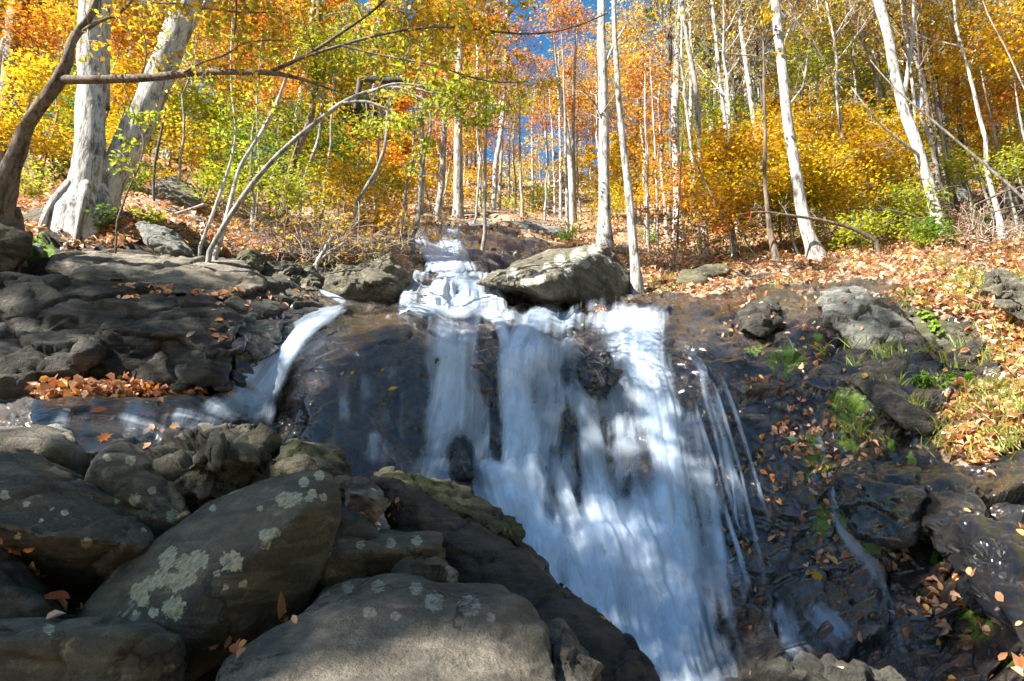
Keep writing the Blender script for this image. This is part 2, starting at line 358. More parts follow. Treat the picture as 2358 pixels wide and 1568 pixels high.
hs = .16*fbm(X*np.clip(9/GD.reshape(-1,1),.15,1.4), 3, 7) + .012*n2*(GD.reshape(-1)<12)
sc = np.clip(GD.reshape(-1)/8, .6, 3)
disp = (rockm.reshape(-1)*hr + soil.reshape(-1)*hs)*np.where(soil.reshape(-1) > .5, sc**.7, 1)
dv = np.array([0, -.78, .62]); terr = (X+disp[:, None]*dv).reshape(NV, NU, 3)
def gridlook(arr, u, v):
    u = np.clip(np.asarray(u, float), -699, 3059); v = np.asarray(v, float)
    fu = (u+700)/3760*(NU-1); vt = vtop(u); q = np.clip((v-vt)/(1900-vt), 0, .9999)
    r = (-.9+np.sqrt(.81+.4*q))/.2; fr = np.clip(r, 0, .99999)*(NV-1)
    i = np.floor(fr).astype(int); j = np.floor(fu).astype(int); a = fr-i; b = fu-j
    if arr.ndim == 3: a = a[..., None]; b = b[..., None]
    return arr[i, j]*(1-a)*(1-b)+arr[i+1, j]*a*(1-b)+arr[i, j+1]*(1-a)*b+arr[i+1, j+1]*a*b
def surf(u, v): return gridlook(terr, u, v)
def gnd(u, v): return gridlook(base, u, v)
gi = (np.arange(NV-1)[:, None]*NU+np.arange(NU-1)).ravel()
GQ = np.stack([gi, gi+NU, gi+NU+1, gi+1], 1)
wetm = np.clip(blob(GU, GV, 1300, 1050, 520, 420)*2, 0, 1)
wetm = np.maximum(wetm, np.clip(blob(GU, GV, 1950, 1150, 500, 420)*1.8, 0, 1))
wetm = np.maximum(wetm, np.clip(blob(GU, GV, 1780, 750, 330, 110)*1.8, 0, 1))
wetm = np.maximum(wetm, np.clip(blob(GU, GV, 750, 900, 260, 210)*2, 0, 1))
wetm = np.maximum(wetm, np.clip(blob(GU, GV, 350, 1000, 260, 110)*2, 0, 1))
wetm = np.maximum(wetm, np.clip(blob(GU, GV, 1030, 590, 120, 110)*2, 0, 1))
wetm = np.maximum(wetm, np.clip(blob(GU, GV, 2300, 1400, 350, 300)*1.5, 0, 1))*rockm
mossm = np.zeros_like(wetm)
for (a, b, c, d, w_) in [(1810, 830, 60, 50, .75), (1730, 800, 60, 25, .5), (1950, 940, 80, 60, .65), (1870, 1010, 50, 40, .6), (1900, 1200, 50, 60, .6), (1960, 1010, 50, 35, .6), (2030, 1180, 130, 100, .9), (1880, 1090, 60, 60, .6), (2100, 1260, 40, 60, .3), (2270, 1420, 40, 60, .75), (2330, 1530, 30, 60, .5), (60, 575, 90, 40, .8), (1880, 790, 40, 40, .5), (1640, 770, 60, 30, .35),
                         (2060, 1010, 12, 30, .8), (2100, 1070, 12, 40, 1), (2140, 1160, 13, 50, 1), (2170, 1260, 12, 50, .8), (2000, 960, 15, 30, .6), (150, 980, 25, 30, .7), (2240, 1380, 30, 30, .8)]:
    mossm = np.maximum(mossm, w_*blob(GU, GV, a, b, c, d))
mossm = mossm*rockm
# terrain material
k = N('terrain_ground'); w = k.coord('World')
n_a = k.noise(w, 1.6, 4, .6, .3); n_b = k.noise(w, 8, 5, .72, .3); n_c = k.noise(w, 45, 4, .75)
rock = k.ramp(n_a, [(.3, (.012, .011, .011)), (.5, (.026, .023, .021)), (.66, (.065, .052, .038))])
warm = k.ramp(k.noise(w, 2.7, 3, .6, .8), [(.48, 0.0), (.68, 1.0)]); rock = k.mix(k.math('MULTIPLY', warm, .35), rock, (.13, .08, .04))
rock = k.mix(.6, rock, k.ramp(n_b, [(.3, .35), (.5, .85), (.7, 1.4)]), 'MULTIPLY'); rock = k.mix(.3, rock, k.ramp(n_c, [(.3, .3), (.7, 1.6)]), 'MULTIPLY')
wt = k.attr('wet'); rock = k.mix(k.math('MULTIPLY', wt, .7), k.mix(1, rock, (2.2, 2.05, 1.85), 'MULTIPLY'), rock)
soilc = k.ramp(k.noise(w, 14, 5, .75), [(.3, (.08, .05, .03)), (.45, (.26, .17, .10)), (.62, (.58, .42, .30))])
green = k.math('MULTIPLY', k.ramp(k.noise(w, .9, 3, .7), [(.5, 0.0), (.62, 1.0)]), k.ramp(n_c, [(.4, 0.0), (.55, 1.0)])); soilc = k.mix(k.math('MULTIPLY', green, .7), soilc, (.16, .20, .03))
sl = k.attr('soil'); sl = k.ramp(k.math('ADD', sl, k.math('MULTIPLY', k.math('SUBTRACT', n_b, .5), .6)), [(.4, 0.0), (.55, 1.0)])
col = k.mix(sl, rock, soilc)
mo = k.attr('moss'); mo = k.ramp(k.math('ADD', mo, k.math('MULTIPLY', k.math('SUBTRACT', n_b, .5), 1.1)), [(.42, 0.0), (.56, 1.0)]); mo = k.math('MULTIPLY', mo, k.ramp(k.attr('moss'), [(.08, 0.0), (.2, 1.0)]))
col = k.mix(mo, col, k.mix(n_c, (.04, .08, .006), (.24, .38, .03)))
wob = k.n('VectorMath'); wob.operation = 'MULTIPLY_ADD'; k.l(k.noise(w, 3, 2, .7, 0, 'Color'), wob.inputs[0]); wob.inputs[1].default_value = (.5, .5, .5); k.l(w, wob.inputs[2])
cr = k.ramp(k.vor(wob.outputs[0], 1.5, 'DISTANCE_TO_EDGE'), [(0, 0.0), (.025, 1.0)]); cr = k.math('MAXIMUM', cr, sl, True)
col = k.mix(1, col, k.mix(cr, (.3, .3, .3), (1, 1, 1)), 'MULTIPLY')
ws = k.math('MULTIPLY', wt, k.math('SUBTRACT', 1.0, k.math('MULTIPLY', mo, .8), True)); ws = k.math('MULTIPLY', ws, k.math('SUBTRACT', 1.0, sl, True))
rg = k.ramp(ws, [(0, .85), (.6, .2), (1, .11)])
h = k.math('ADD', k.math('MULTIPLY', k.noise(w, 9, 8, .75), 1.5), k.math('MULTIPLY', n_c, .35))
nb = k.bump(h, .95, .05)
k.end(k.bsdf(Base_Color=col, Roughness=rg, Normal=nb, Coat_Weight=ws, Coat_Roughness=.05))
t_o = build('terrain', terr.reshape(-1, 3), GQ, MAT['terrain_ground'], attrs={'wet': ('FLOAT', wetm), 'soil': ('FLOAT', soil), 'moss': ('FLOAT', mossm)})
tag(t_o, 'dark wet bedrock of the falls rising to leaf covered forest floor', None, None, 'structure')
# wider hills: carries on past the crest and around behind the camera
xs = np.linspace(-140, 140, 141); ys = np.linspace(-60, 190, 126); HX, HY = np.meshgrid(xs, ys)
TX = base.reshape(-1, 3)[::977]
def hill_z(x, y):
    r = np.interp(x/np.maximum(np.abs(y), 12), [-1.2, -.75, -.3, 0, .3, .75, 1.2], [.62, .58, .49, .46, .48, .56, .6])
    z = r*y*np.where(y > 60, 1, 1); z = np.where(y > 60, r*60+(y-60)*.28, z)
    z = np.where(y < 20, np.minimum(z, r*y-(20-y)*.10), z)
    return np.where(y < 2, -3.4+.03*y, np.minimum(z-1.2, 400))
HZ = hill_z(HX, HY)-1.5*sstep(100, 0, HY)-4.0*((HY > -2) & (HY < 30) & (np.abs(HX) < 24))
HP = np.stack([HX, HY, HZ], -1); HP[..., 2] += fbm(HP.reshape(-1, 3)*.08, 3, 2).reshape(HX.shape)*.8
m_, n_ = HX.shape; hi_ = (np.arange(m_-1)[:, None]*n_+np.arange(n_-1)).ravel()
ho = build('hills', HP.reshape(-1, 3), np.stack([hi_, hi_+1, hi_+n_+1, hi_+n_], 1), MAT['terrain_ground'], attrs={'soil': ('FLOAT', np.ones(HX.size))})
tag(ho, 'leaf covered wooded hillside beyond and around the falls', None, None, 'structure')
# ------------------------------------------------------------------ light, sky, camera
SUN = np.array([-.66, -.34, .67]); SUN /= np.linalg.norm(SUN)
# ------------------------------------------------------------------ rocks
def hull(outline, front=(), thick=.6, shrink=.8, D=None, down=0):
    """outline: (u, v, D) round the visible silhouette; front: nearer points on the visible face; the back is closed behind it"""
    o = np.array([(p[0], p[1], p[2] if len(p) > 2 else D) for p in outline], float)
    pts = [P(o[:, 0], o[:, 1], o[:, 2])]
    if len(front):
        f = np.array([(p[0], p[1], p[2]) for p in front], float); pts.append(P(f[:, 0], f[:, 1], f[:, 2]))
    c = o.mean(0); b = c+(o-c)*shrink; pts.append(P(b[:, 0], b[:, 1]+down, o[:, 2]+thick))
    return np.concatenate(pts)
def rock(name, label, cat, hulls, mat, voxel=.02, amp=.03, facets=.03, fsc=3.0, fine=.006, smooth=3, group=None, lichen=(), attrs=None, seed=0, strat=(1, 1, 1.8), parent=None, sub=0):
    if group == G3:
        hs_ = np.concatenate(hulls if isinstance(hulls, list) else [hulls]); uu, vv = UV(hs_); j = np.argmax(vv); kk = float(gnd(uu[j], vv[j])[1])/hs_[j, 1]*1.01
        hulls = [h*kk for h in (hulls if isinstance(hulls, list) else [hulls])]
    bm = bmesh.new()
    for h in (hulls if isinstance(hulls, list) else [hulls]):
        vs = [bm.verts.new(Vector(p)) for p in h]
        r = bmesh.ops.convex_hull(bm, input=vs)
        bmesh.ops.delete(bm, geom=[e for e in r['geom_interior'] if isinstance(e, bmesh.types.BMVert)], context='VERTS')
    me = bpy.data.meshes.new(name); bm.to_mesh(me); bm.free()
    o = bpy.data.objects.new(name, me); COL.objects.link(o)
    md = o.modifiers.new('r', 'REMESH'); md.mode = 'VOXEL'; md.voxel_size = voxel; md.use_smooth_shade = True
    s = o.modifiers.new('s', 'SMOOTH'); s.factor = .5; s.iterations = smooth
    dg = bpy.context.evaluated_depsgraph_get(); ne = bpy.data.meshes.new_from_object(o.evaluated_get(dg))
    o.modifiers.clear(); o.data = ne; ne.name = name; bpy.data.meshes.remove(me)
    n = len(ne.vertices); co = np.empty(n*3, np.float32); ne.vertices.foreach_get('co', co); co = co.reshape(-1, 3).astype(float)
    no = np.empty(n*3, np.float32); ne.vertices.foreach_get('normal', no); no = no.reshape(-1, 3)
    st = np.array(strat)
    d = amp*fbm(co*2.2+seed*3.7, 3, seed)+fine*fbm(co*st*14, 3, seed+3)
    if facets:
        h, c = facet(co*st*fsc+fbm(co*2, 2, seed)[:, None]*.3, seed+5, .9); d = d+facets*h-facets*.5*(1-sstep(0, .12, c))
    co = co+no*d[:, None]
    ne.vertices.foreach_set('co', co.astype(np.float32).ravel())
    if len(lichen):
        u, v = UV(co); a = np.zeros(n)
        for (lu, lv, lr) in lichen: a = np.maximum(a, np.clip(1.25-np.hypot(u-lu, v-lv)/lr*.8, 0, 1))
        ne.attributes.new('lichen', 'FLOAT', 'POINT').data.foreach_set('value', a.astype(np.float32))
    if attrs:
        u, v = UV(co)
        for an, fn in attrs.items(): ne.attributes.new(an, 'FLOAT', 'POINT').data.foreach_set('value', np.asarray(fn(u, v, co, no), np.float32))
    ne.materials.append(MAT[mat]); ne.update(); ne.polygons.foreach_set('use_smooth', [True]*len(ne.polygons))
    if parent: o.parent = parent
    tag(o, label, cat, group); o['_pts'] = 0; del o['_pts']
    ROCKS.append((o, co, no)); return o
ROCKS = []
G3 = 'rocks on the forest floor'
G1 = 'boulders heaped at the foot of the falls'
# the big leaning boulder with lichen rings
rock('boulder', 'big leaning oval boulder with pale lichen rings, tip pointing up right', 'boulder',
     [hull([(178, 1422, 2.75), (250, 1335, 2.85), (370, 1232, 2.95), (480, 1152, 3.0), (570, 1110, 3.0), (650, 1088, 3.0), (715, 1079, 2.95), (762, 1092, 2.9), (788, 1135, 2.85), (780, 1205, 2.8), (748, 1290, 2.8), (700, 1385, 2.8), (640, 1440, 2.75), (540, 1490, 2.7), (470, 1540, 2.65), (420, 1580, 2.6), (300, 1570, 2.55), (180, 1500, 2.6)],
           [(420, 1400, 2.42), (520, 1330, 2.42), (620, 1240, 2.46), (705, 1170, 2.55), (560, 1200, 2.6), (400, 1300, 2.55), (640, 1310, 2.52), (500, 1440, 2.42)], thick=.5, shrink=.7)],
     'rock_fore', .013, .02, .0, 3, .003, 8, G1, seed=1,
     lichen=[(320, 1365, 22), (345, 1345, 20), (375, 1330, 20), (330, 1385, 14), (400, 1400, 27), (352, 1410, 12), (430, 1300, 26), (460, 1288, 22), (385, 1290, 20), (395, 1270, 14), (408, 1340, 22), (440, 1335, 14), (535, 1293, 25), (615, 1235, 18), (632, 1228, 14), (610, 1255, 12), (655, 1150, 20), (680, 1148, 16), (700, 1110, 12), (735, 1095, 12), (720, 1135, 10), (745, 1145, 9), (712, 1148, 9), (598, 1170, 8), (500, 1320, 9), (560, 1345, 10), (520, 1350, 8), (310, 1410, 6), (490, 1170, 8)])
rock('boulder', 'wide dark boulder at the left edge, speckled with small white lichen', 'boulder',
     [hull([(-120, 1030, 3.0), (0, 1026, 3.05), (80, 1042, 3.1), (200, 1105, 3.1), (290, 1175, 3.05), (352, 1235, 2.95), (340, 1270, 2.9), (300, 1320, 3.0), (230, 1370, 3.2), (100, 1370, 3.3), (-120, 1330, 3.3)],
           [(-120, 1190, 2.6), (0, 1210, 2.62), (120, 1240, 2.62), (240, 1245, 2.68), (335, 1262, 2.8), (100, 1130, 2.8)], thick=.6, shrink=.8)],
     'rock_fore', .016, 0.024, 0.022, 3, 0.005, 1, G1, seed=2, lichen=[(150, 1180, 9), (95, 1200, 7), (10, 1140, 12), (270, 1155, 8), (215, 1145, 6), (40, 1235, 9), (200, 1250, 14), (60, 1160, 8), (260, 1105, 9), (330, 1220, 6), (120, 1170, 6)])
rock('boulder', 'flat topped slab boulder in the bottom left corner', 'boulder',
     [hull([(-120, 1440, 2.5), (0, 1436, 2.5), (110, 1425, 2.5), (220, 1418, 2.5), (370, 1430, 2.45), (412, 1455, 2.35), (420, 1490, 2.25), (418, 1620, 2.2), (200, 1660, 2.1), (-120, 1660, 2.1)],
           [(-120, 1480, 2.12), (0, 1475, 2.12), (140, 1470, 2.12), (300, 1465, 2.12), (400, 1478, 2.15)], thick=.35, shrink=.9)],
     'rock_fore', .012, 0.018, 0.022, 3, 0.005, 1, G1, seed=3, lichen=[(112, 1448, 14)])
rock('boulder', 'small dark boulder under the overhang at the left edge, brown leaf beside it', 'boulder',
     [hull([(-80, 1215, 2.9), (0, 1250, 2.85), (60, 1310, 2.8), (110, 1365, 2.75), (150, 1420, 2.7), (130, 1480, 2.7), (-80, 1480, 2.7)], [(-80, 1330, 2.6), (20, 1350, 2.6), (90, 1400, 2.6)], thick=.5, shrink=.8)],
     'rock_dark', .014, 0.024, 0.022, 3, 0.005, 1, G1, seed=4)
rock('boulder', 'angular grey boulder at the left edge below the blue wet ledge', 'boulder',
     [hull([(-100, 985, 3.6), (0, 990, 3.6), (70, 990, 3.6), (150, 998, 3.6), (200, 1045, 3.5), (205, 1075, 3.5), (190, 1105, 3.5), (80, 1060, 3.4), (0, 1045, 3.4), (-100, 1060, 3.4)], [(120, 1030, 3.35), (0, 1020, 3.35)], thick=.6)],
     'rock_slab', .018, 0.024, 0.039, 3, 0.006, 1, G1, seed=5)
rock('boulder', 'small pale rounded boulder behind the angular grey one at the wet ledge', 'boulder',
     [hull([(95, 992, 4.0), (125, 984, 4.0), (160, 990, 3.95), (175, 1008, 3.9), (165, 1040, 3.85), (100, 1040, 3.9)], [(140, 1010, 3.8)], thick=.3)], 'rock_pale', .018, 0.018, 0.022, 4, 0.006, 1, G1, seed=6)
rock('boulder', 'narrow slanting boulder between the speckled one and the rough one', 'boulder',
     [hull([(205, 1060, 3.35), (240, 1030, 3.4), (290, 1018, 3.4), (340, 1055, 3.35), (385, 1105, 3.3), (430, 1160, 3.2), (445, 1185, 3.15), (400, 1230, 3.1), (340, 1250, 3.1), (290, 1180, 3.1), (205, 1105, 3.15)],
           [(230, 1085, 3.05), (300, 1140, 3.03), (380, 1200, 3.0)], thick=.5)], 'rock_fore', .014, 0.024, 0.026, 3, 0.006, 1, G1, seed=7, lichen=[(245, 1055, 10), (300, 1060, 12), (310, 1150, 14), (400, 1190, 16), (350, 1130, 10)])
rock('boulder', 'rough craggy boulder with flaking crystals on top, below the left stream', 'boulder',
     [hull([(345, 1070, 3.55), (375, 1040, 3.6), (435, 1002, 3.65), (480, 994, 3.7), (560, 1000, 3.7), (625, 1020, 3.65), (640, 1045, 3.6), (590, 1090, 3.5), (520, 1130, 3.45), (440, 1180, 3.4), (370, 1120, 3.4)],
           [(400, 1080, 3.3), (470, 1060, 3.28), (550, 1055, 3.33)], thick=.6)], 'rock_brown', .013, 0.036, 0.091, 9, 0.018, 1, G1, seed=8)
rock('boulder', 'tan mossy boulder behind the tip of the big lichen boulder', 'boulder',
     [hull([(560, 1112, 3.55), (600, 1070, 3.6), (650, 1030, 3.65), (672, 1014, 3.65), (720, 1022, 3.65), (770, 1038, 3.6), (803, 1070, 3.55), (806, 1100, 3.5), (760, 1150, 3.4), (640, 1160, 3.4)],
           [(650, 1070, 3.35), (740, 1080, 3.3)], thick=.6)], 'rock_mossy', .014, 0.024, 0.026, 5, 0.013, 1, G1, seed=9)
rock('boulder', 'small pale topped boulder right of the lichen boulder tip', 'boulder',
     [hull([(770, 1095, 3.35), (810, 1096, 3.38), (850, 1105, 3.35), (885, 1130, 3.3), (880, 1165, 3.2), (860, 1200, 3.2), (780, 1200, 3.2)], [(800, 1130, 3.1), (862, 1145, 3.1)], thick=.4)],
     'rock_slab', .013, 0.018, 0.026, 4, 0.007, 1, G1, seed=10)
rock('boulder', 'low wedge of dark rock tucked beside the tip of the lichen boulder', 'boulder',
     [hull([(755, 1160, 3.2), (790, 1165, 3.2), (835, 1200, 3.15), (872, 1235, 3.1), (850, 1260, 3.1), (740, 1260, 3.1)], [(790, 1200, 3.02), (760, 1235, 3.0)], thick=.4)], 'rock_dark', .013, 0.018, 0.026, 4, 0.007, 1, G1, seed=11)
rock('boulder', 'flat shelf of rock with light top in the middle of the boulders', 'boulder',
     [hull([(735, 1240, 3.15), (800, 1238, 3.2), (900, 1232, 3.2), (980, 1226, 3.15), (1020, 1228, 3.1), (1022, 1270, 2.95), (1000, 1310, 2.95), (900, 1330, 2.95), (780, 1345, 2.95), (690, 1360, 2.95), (700, 1290, 3.0)],
           [(715, 1290, 2.82), (800, 1275, 2.8), (900, 1268, 2.8), (1000, 1262, 2.85)], thick=.5, shrink=.85)], 'rock_fore', .013, 0.018, 0.026, 4, 0.007, 1, G1, seed=12, lichen=[(740, 1265, 22), (830, 1255, 10), (900, 1250, 12), (960, 1245, 12)])
rock('boulder', 'shaded block wedged below the flat shelf of rock', 'boulder',
     [hull([(700, 1320, 3.1), (860, 1320, 3.1), (1000, 1310, 3.1), (1060, 1350, 3.1), (1000, 1420, 3.0), (700, 1430, 3.0)], [(800, 1370, 2.95)], thick=.4)], 'rock_dark', .016, 0.024, 0.039, 4, 0.007, 1, G1, seed=13)
rock('boulder', 'small greenish rock with white flaky end in front of the dark slab', 'boulder',
     [hull([(898, 1318, 2.78), (925, 1298, 2.8), (970, 1296, 2.8), (1020, 1310, 2.78), (1050, 1325, 2.75), (1055, 1350, 2.7), (1000, 1370, 2.7), (905, 1360, 2.7)], [(960, 1325, 2.65), (1030, 1335, 2.65)], thick=.25)],
     'rock_mossy', .01, 0.014, 0.039, 8, 0.010, 1, G1, seed=14, lichen=[(1032, 1325, 20)])
rock('boulder', 'long dark slab slanting from the moss block down to the bottom edge', 'boulder',
     [hull([(850, 1092, 3.5), (905, 1098, 3.5), (965, 1120, 3.45), (1030, 1160, 3.45), (1180, 1245, 3.4), (1300, 1345, 3.25), (1330, 1420, 3.1), (1200, 1480, 3.1), (1080, 1440, 3.25), (960, 1330, 3.4), (900, 1230, 3.5)],
           [(930, 1130, 3.38), (1100, 1225, 3.3), (1210, 1320, 3.15)], thick=.3, shrink=.8),
      hull([(1160, 1240, 3.4), (1300, 1345, 3.25), (1400, 1415, 3.1), (1470, 1480, 2.95), (1515, 1530, 2.85), (1535, 1590, 2.75), (1520, 1680, 2.6), (1420, 1680, 2.6), (1300, 1520, 2.8), (1180, 1400, 3.05)],
           [(1290, 1400, 3.0), (1400, 1490, 2.78), (1470, 1560, 2.65)], thick=.3, shrink=.85)],
     'rock_dark', .014, 0.018, 0.022, 2.5, 0.006, 1, G1, seed=15)
rock('boulder', 'brown block with green moss at its right end beside the falling water', 'boulder',
     [hull([(862, 1092, 3.85), (890, 1084, 3.9), (960, 1094, 3.9), (1030, 1112, 3.9), (1080, 1130, 3.85), (1130, 1165, 3.8), (1180, 1190, 3.75), (1202, 1220, 3.7), (1203, 1262, 3.65), (1120, 1262, 3.6), (1000, 1200, 3.65), (900, 1150, 3.7)],
           [(960, 1125, 3.6), (1060, 1175, 3.55), (1170, 1230, 3.52)], thick=.4)], 'rock_mossy', .014, 0.024, 0.039, 6, 0.015, 1, G1, seed=16)
rock('boulder', 'smooth tan rock between the dark slab and the white water', 'boulder',
     [hull([(1165, 1262, 3.7), (1195, 1254, 3.72), (1225, 1270, 3.7), (1255, 1300, 3.65), (1283, 1345, 3.55), (1270, 1380, 3.5), (1180, 1330, 3.5)], [(1210, 1300, 3.45)], thick=.35)], 'rock_brown', .014, 0.014, 0.022, 4, 0.007, 1, G1, seed=17)
rock('boulder', 'huge smooth sloping boulder filling the bottom centre', 'boulder',
     [hull([(440, 1620, 2.0), (480, 1540, 2.1), (580, 1478, 2.25), (680, 1428, 2.4), (730, 1370, 2.55), (790, 1338, 2.62), (880, 1327, 2.66), (960, 1340, 2.66), (1060, 1362, 2.62), (1150, 1372, 2.55), (1200, 1400, 2.45), (1250, 1450, 2.3), (1290, 1530, 2.15), (1330, 1620, 2.0), (1340, 1760, 1.8), (440, 1760, 1.8)],
           [(700, 1480, 2.1), (850, 1420, 2.25), (1000, 1400, 2.35), (1150, 1430, 2.25), (1000, 1500, 2.0), (800, 1568, 1.85), (1150, 1560, 1.9), (600, 1580, 1.9), (520, 1600, 1.9)], thick=.35, shrink=.85)],
     'rock_slab', .011, .045, .0, 3, .006, 8, G1, seed=18, strat=(1.5, .8, 2.5), lichen=[(745, 1362, 14), (800, 1352, 14), (870, 1350, 16), (960, 1355, 16), (850, 1410, 16), (1000, 1385, 22), (1080, 1395, 25), (910, 1420, 12), (1130, 1420, 12), (700, 1395, 12)])
rock('boulder', 'low knobbly rock at the right shoulder of the huge smooth boulder', 'boulder',
     [hull([(1240, 1440, 2.45), (1290, 1430, 2.5), (1340, 1480, 2.4), (1390, 1530, 2.3), (1420, 1590, 2.15), (1420, 1700, 2.0), (1280, 1700, 2.0), (1250, 1540, 2.2)], [(1310, 1500, 2.2), (1360, 1570, 2.1)], thick=.35)], 'rock_slab', .012, 0.036, 0.039, 5, 0.010, 1, G1, seed=19)
rock('boulder', 'rough grey rock at the bottom edge below the wet right hand wall', 'boulder',
     [hull([(1700, 1600, 3.0), (1740, 1555, 3.1), (1800, 1530, 3.15), (1860, 1535, 3.15), (1910, 1524, 3.15), (1990, 1538, 3.1), (2060, 1565, 3.0), (2120, 1620, 2.9), (2100, 1720, 2.7), (1720, 1720, 2.7)], [(1860, 1580, 2.85), (1980, 1600, 2.8)], thick=.5)], 'rock_dark', .016, 0.036, 0.052, 6, 0.018, 1, G1, seed=20)
# boulders half way up
G2 = 'boulders beside the upper cascade'
rock('boulder', 'great triangular boulder with sunlit flat top right of the upper cascade', 'boulder',
     [hull([(1092, 652, 9.6), (1130, 625, 9.9), (1185, 600, 10.2), (1245, 590, 10.4), (1310, 568, 10.5), (1370, 557, 10.5), (1400, 565, 10.6), (1440, 610, 10.9), (1470, 660, 11.0), (1492, 712, 11.1), (1400, 722, 10.8), (1260, 718, 10.1), (1215, 690, 10.2), (1180, 668, 10.0)],
           [(1235, 657, 7.7), (1300, 626, 8.4), (1360, 587, 9.5), (1160, 654, 8.7), (1248, 668, 7.8)], thick=1.3, shrink=.75)],
     'rock_brown', .03, .05, .03, 1.4, .012, 1, G2, seed=21, lichen=[(1240, 640, 16), (1290, 600, 14), (1330, 590, 18), (1370, 575, 16), (1180, 630, 14), (1310, 625, 12), (1210, 650, 12), (1260, 615, 10), (1350, 610, 9), (1440, 640, 8), (1400, 600, 9)])
rock('boulder', 'pointed lichen covered boulder left of the upper cascade', 'boulder',
     [hull([(728, 672, 9.2), (745, 632, 9.5), (790, 615, 9.7), (850, 603, 9.8), (880, 598, 9.8), (925, 612, 9.7), (946, 635, 9.6), (940, 670, 9.5), (908, 714, 9.3), (790, 712, 9.0), (745, 695, 9.0)], [(770, 650, 8.9), (850, 650, 8.9), (910, 650, 9.1)], thick=1.0),
      hull([(855, 640, 9.4), (875, 590, 9.6), (902, 571, 9.7), (915, 600, 9.6), (925, 640, 9.4)], [(895, 610, 9.2)], thick=.5)],
     'rock_brown', .03, .05, .07, 2.2, .015, 1, G2, seed=22)
rock('boulder', 'small rounded brown boulder standing on the left slab', 'boulder',
     [hull([(540, 600, 8.9), (555, 580, 9), (580, 572, 9), (600, 585, 9), (612, 615, 8.8), (600, 638, 8.7), (550, 625, 8.7)], [(575, 600, 8.6)], thick=.4)], 'rock_mossy', .02, .02, .02, 4, .008, 3, G2, seed=23)
rock('boulder', 'pale knobbly boulder between the round brown one and the driftwood', 'boulder',
     [hull([(605, 640, 9.0), (615, 610, 9.2), (650, 602, 9.3), (690, 612, 9.2), (700, 640, 9.1), (690, 665, 8.9), (630, 662, 8.9)], [(650, 630, 8.8)], thick=.5)], 'rock_brown', .022, .03, .05, 4, .012, 1, G2, seed=24)
rock('boulder', 'small jagged boulder just left of the lichen covered pointed one', 'boulder',
     [hull([(675, 655, 9.1), (695, 625, 9.3), (715, 618, 9.3), (735, 640, 9.2), (740, 670, 9.0), (700, 680, 8.9)], [(705, 650, 8.9)], thick=.4)], 'rock_brown', .022, .03, .05, 4, .012, 1, G2, seed=25)
rock('boulder', 'slanting grey boulder at the foot of the two pale left trees', 'boulder',
     [hull([(305, 515, 8.6), (325, 508, 8.7), (370, 518, 8.8), (410, 545, 8.8), (440, 575, 8.7), (442, 592, 8.5), (380, 592, 8.4), (330, 560, 8.4)], [(350, 550, 8.3), (410, 575, 8.3)], thick=.5)], 'rock_pale', .022, .02, .03, 3, .01, 2, G2, seed=26)
rock('boulder', 'small pale upright stone in leaf litter at the far left', 'boulder',
     [hull([(76, 565, 8.0), (85, 556, 8.1), (98, 565, 8.1), (100, 590, 8.0), (78, 592, 8.0)], [(88, 575, 7.9)], thick=.15)], 'rock_pale', .018, .01, .01, 4, .006, 2, G2, seed=27)
rock('boulder', 'dark mossy boulder cut by the left edge beneath the twisted tree', 'boulder',
     [hull([(-150, 480, 7.6), (0, 488, 7.5), (40, 505, 7.4), (72, 545, 7.3), (60, 590, 7.2), (30, 630, 7.1), (-150, 640, 7.1)], [(10, 555, 7.0), (-60, 540, 6.9)], thick=.9)], 'rock_mossy', .025, .05, .03, 3, .015, 3, G2, seed=28)
rock('boulder', 'brown block at the foot of the white upright tree', 'boulder',
     [hull([(55, 500, 9.0), (80, 485, 9.1), (110, 480, 9.1), (130, 500, 9.0), (120, 525, 8.9), (70, 525, 8.9)], [(95, 503, 8.8)], thick=.4)], 'rock_mossy', .025, .03, .03, 3, .01, 2, G2, seed=29)
G3 = 'rocks on the forest floor'
rock('boulder', 'flat pale slab tilted on the forest floor above the great boulder', 'boulder',
     [hull([(1175, 512, 15.5), (1215, 507, 16), (1280, 525, 16), (1320, 545, 15.5), (1300, 556, 15), (1240, 548, 14.8), (1195, 530, 15)], [(1240, 535, 14.6)], thick=1.2)], 'rock_pale', .05, .06, .06, 1.5, .02, 1, G3, seed=30)
rock('boulder', 'small flat grey rock beside the head of the upper cascade', 'boulder',
     [hull([(1070, 516, 17), (1090, 508, 17.3), (1130, 512, 17.3), (1150, 524, 17), (1110, 530, 16.5), (1075, 526, 16.5)], [(1110, 520, 16.3)], thick=1)], 'rock_pale', .05, .05, .05, 1.5, .02, 1, G3, seed=31)
rock('boulder', 'mossy pale rock among dead leaves right of the leaning sapling trunk', 'boulder',
     [hull([(1560, 650, 11.2), (1570, 625, 11.5), (1620, 612, 11.8), (1670, 615, 11.7), (1692, 640, 11.4), (1680, 662, 11.1), (1610, 668, 11)], [(1620, 645, 10.9)], thick=.7)], 'rock_mossy', .03, .05, .05, 2, .015, 1, G3, seed=32)
rock('boulder', 'square grey rock standing among the trees on the upper right', 'boulder',
     [hull([(2165, 440, 17), (2180, 430, 17.2), (2235, 432, 17.2), (2245, 470, 16.8), (2230, 510, 16.5), (2170, 500, 16.5)], [(2205, 465, 16.3)], thick=1.1)], 'rock_pale', .05, .05, .05, 1.2, .02, 1, G3, seed=33)
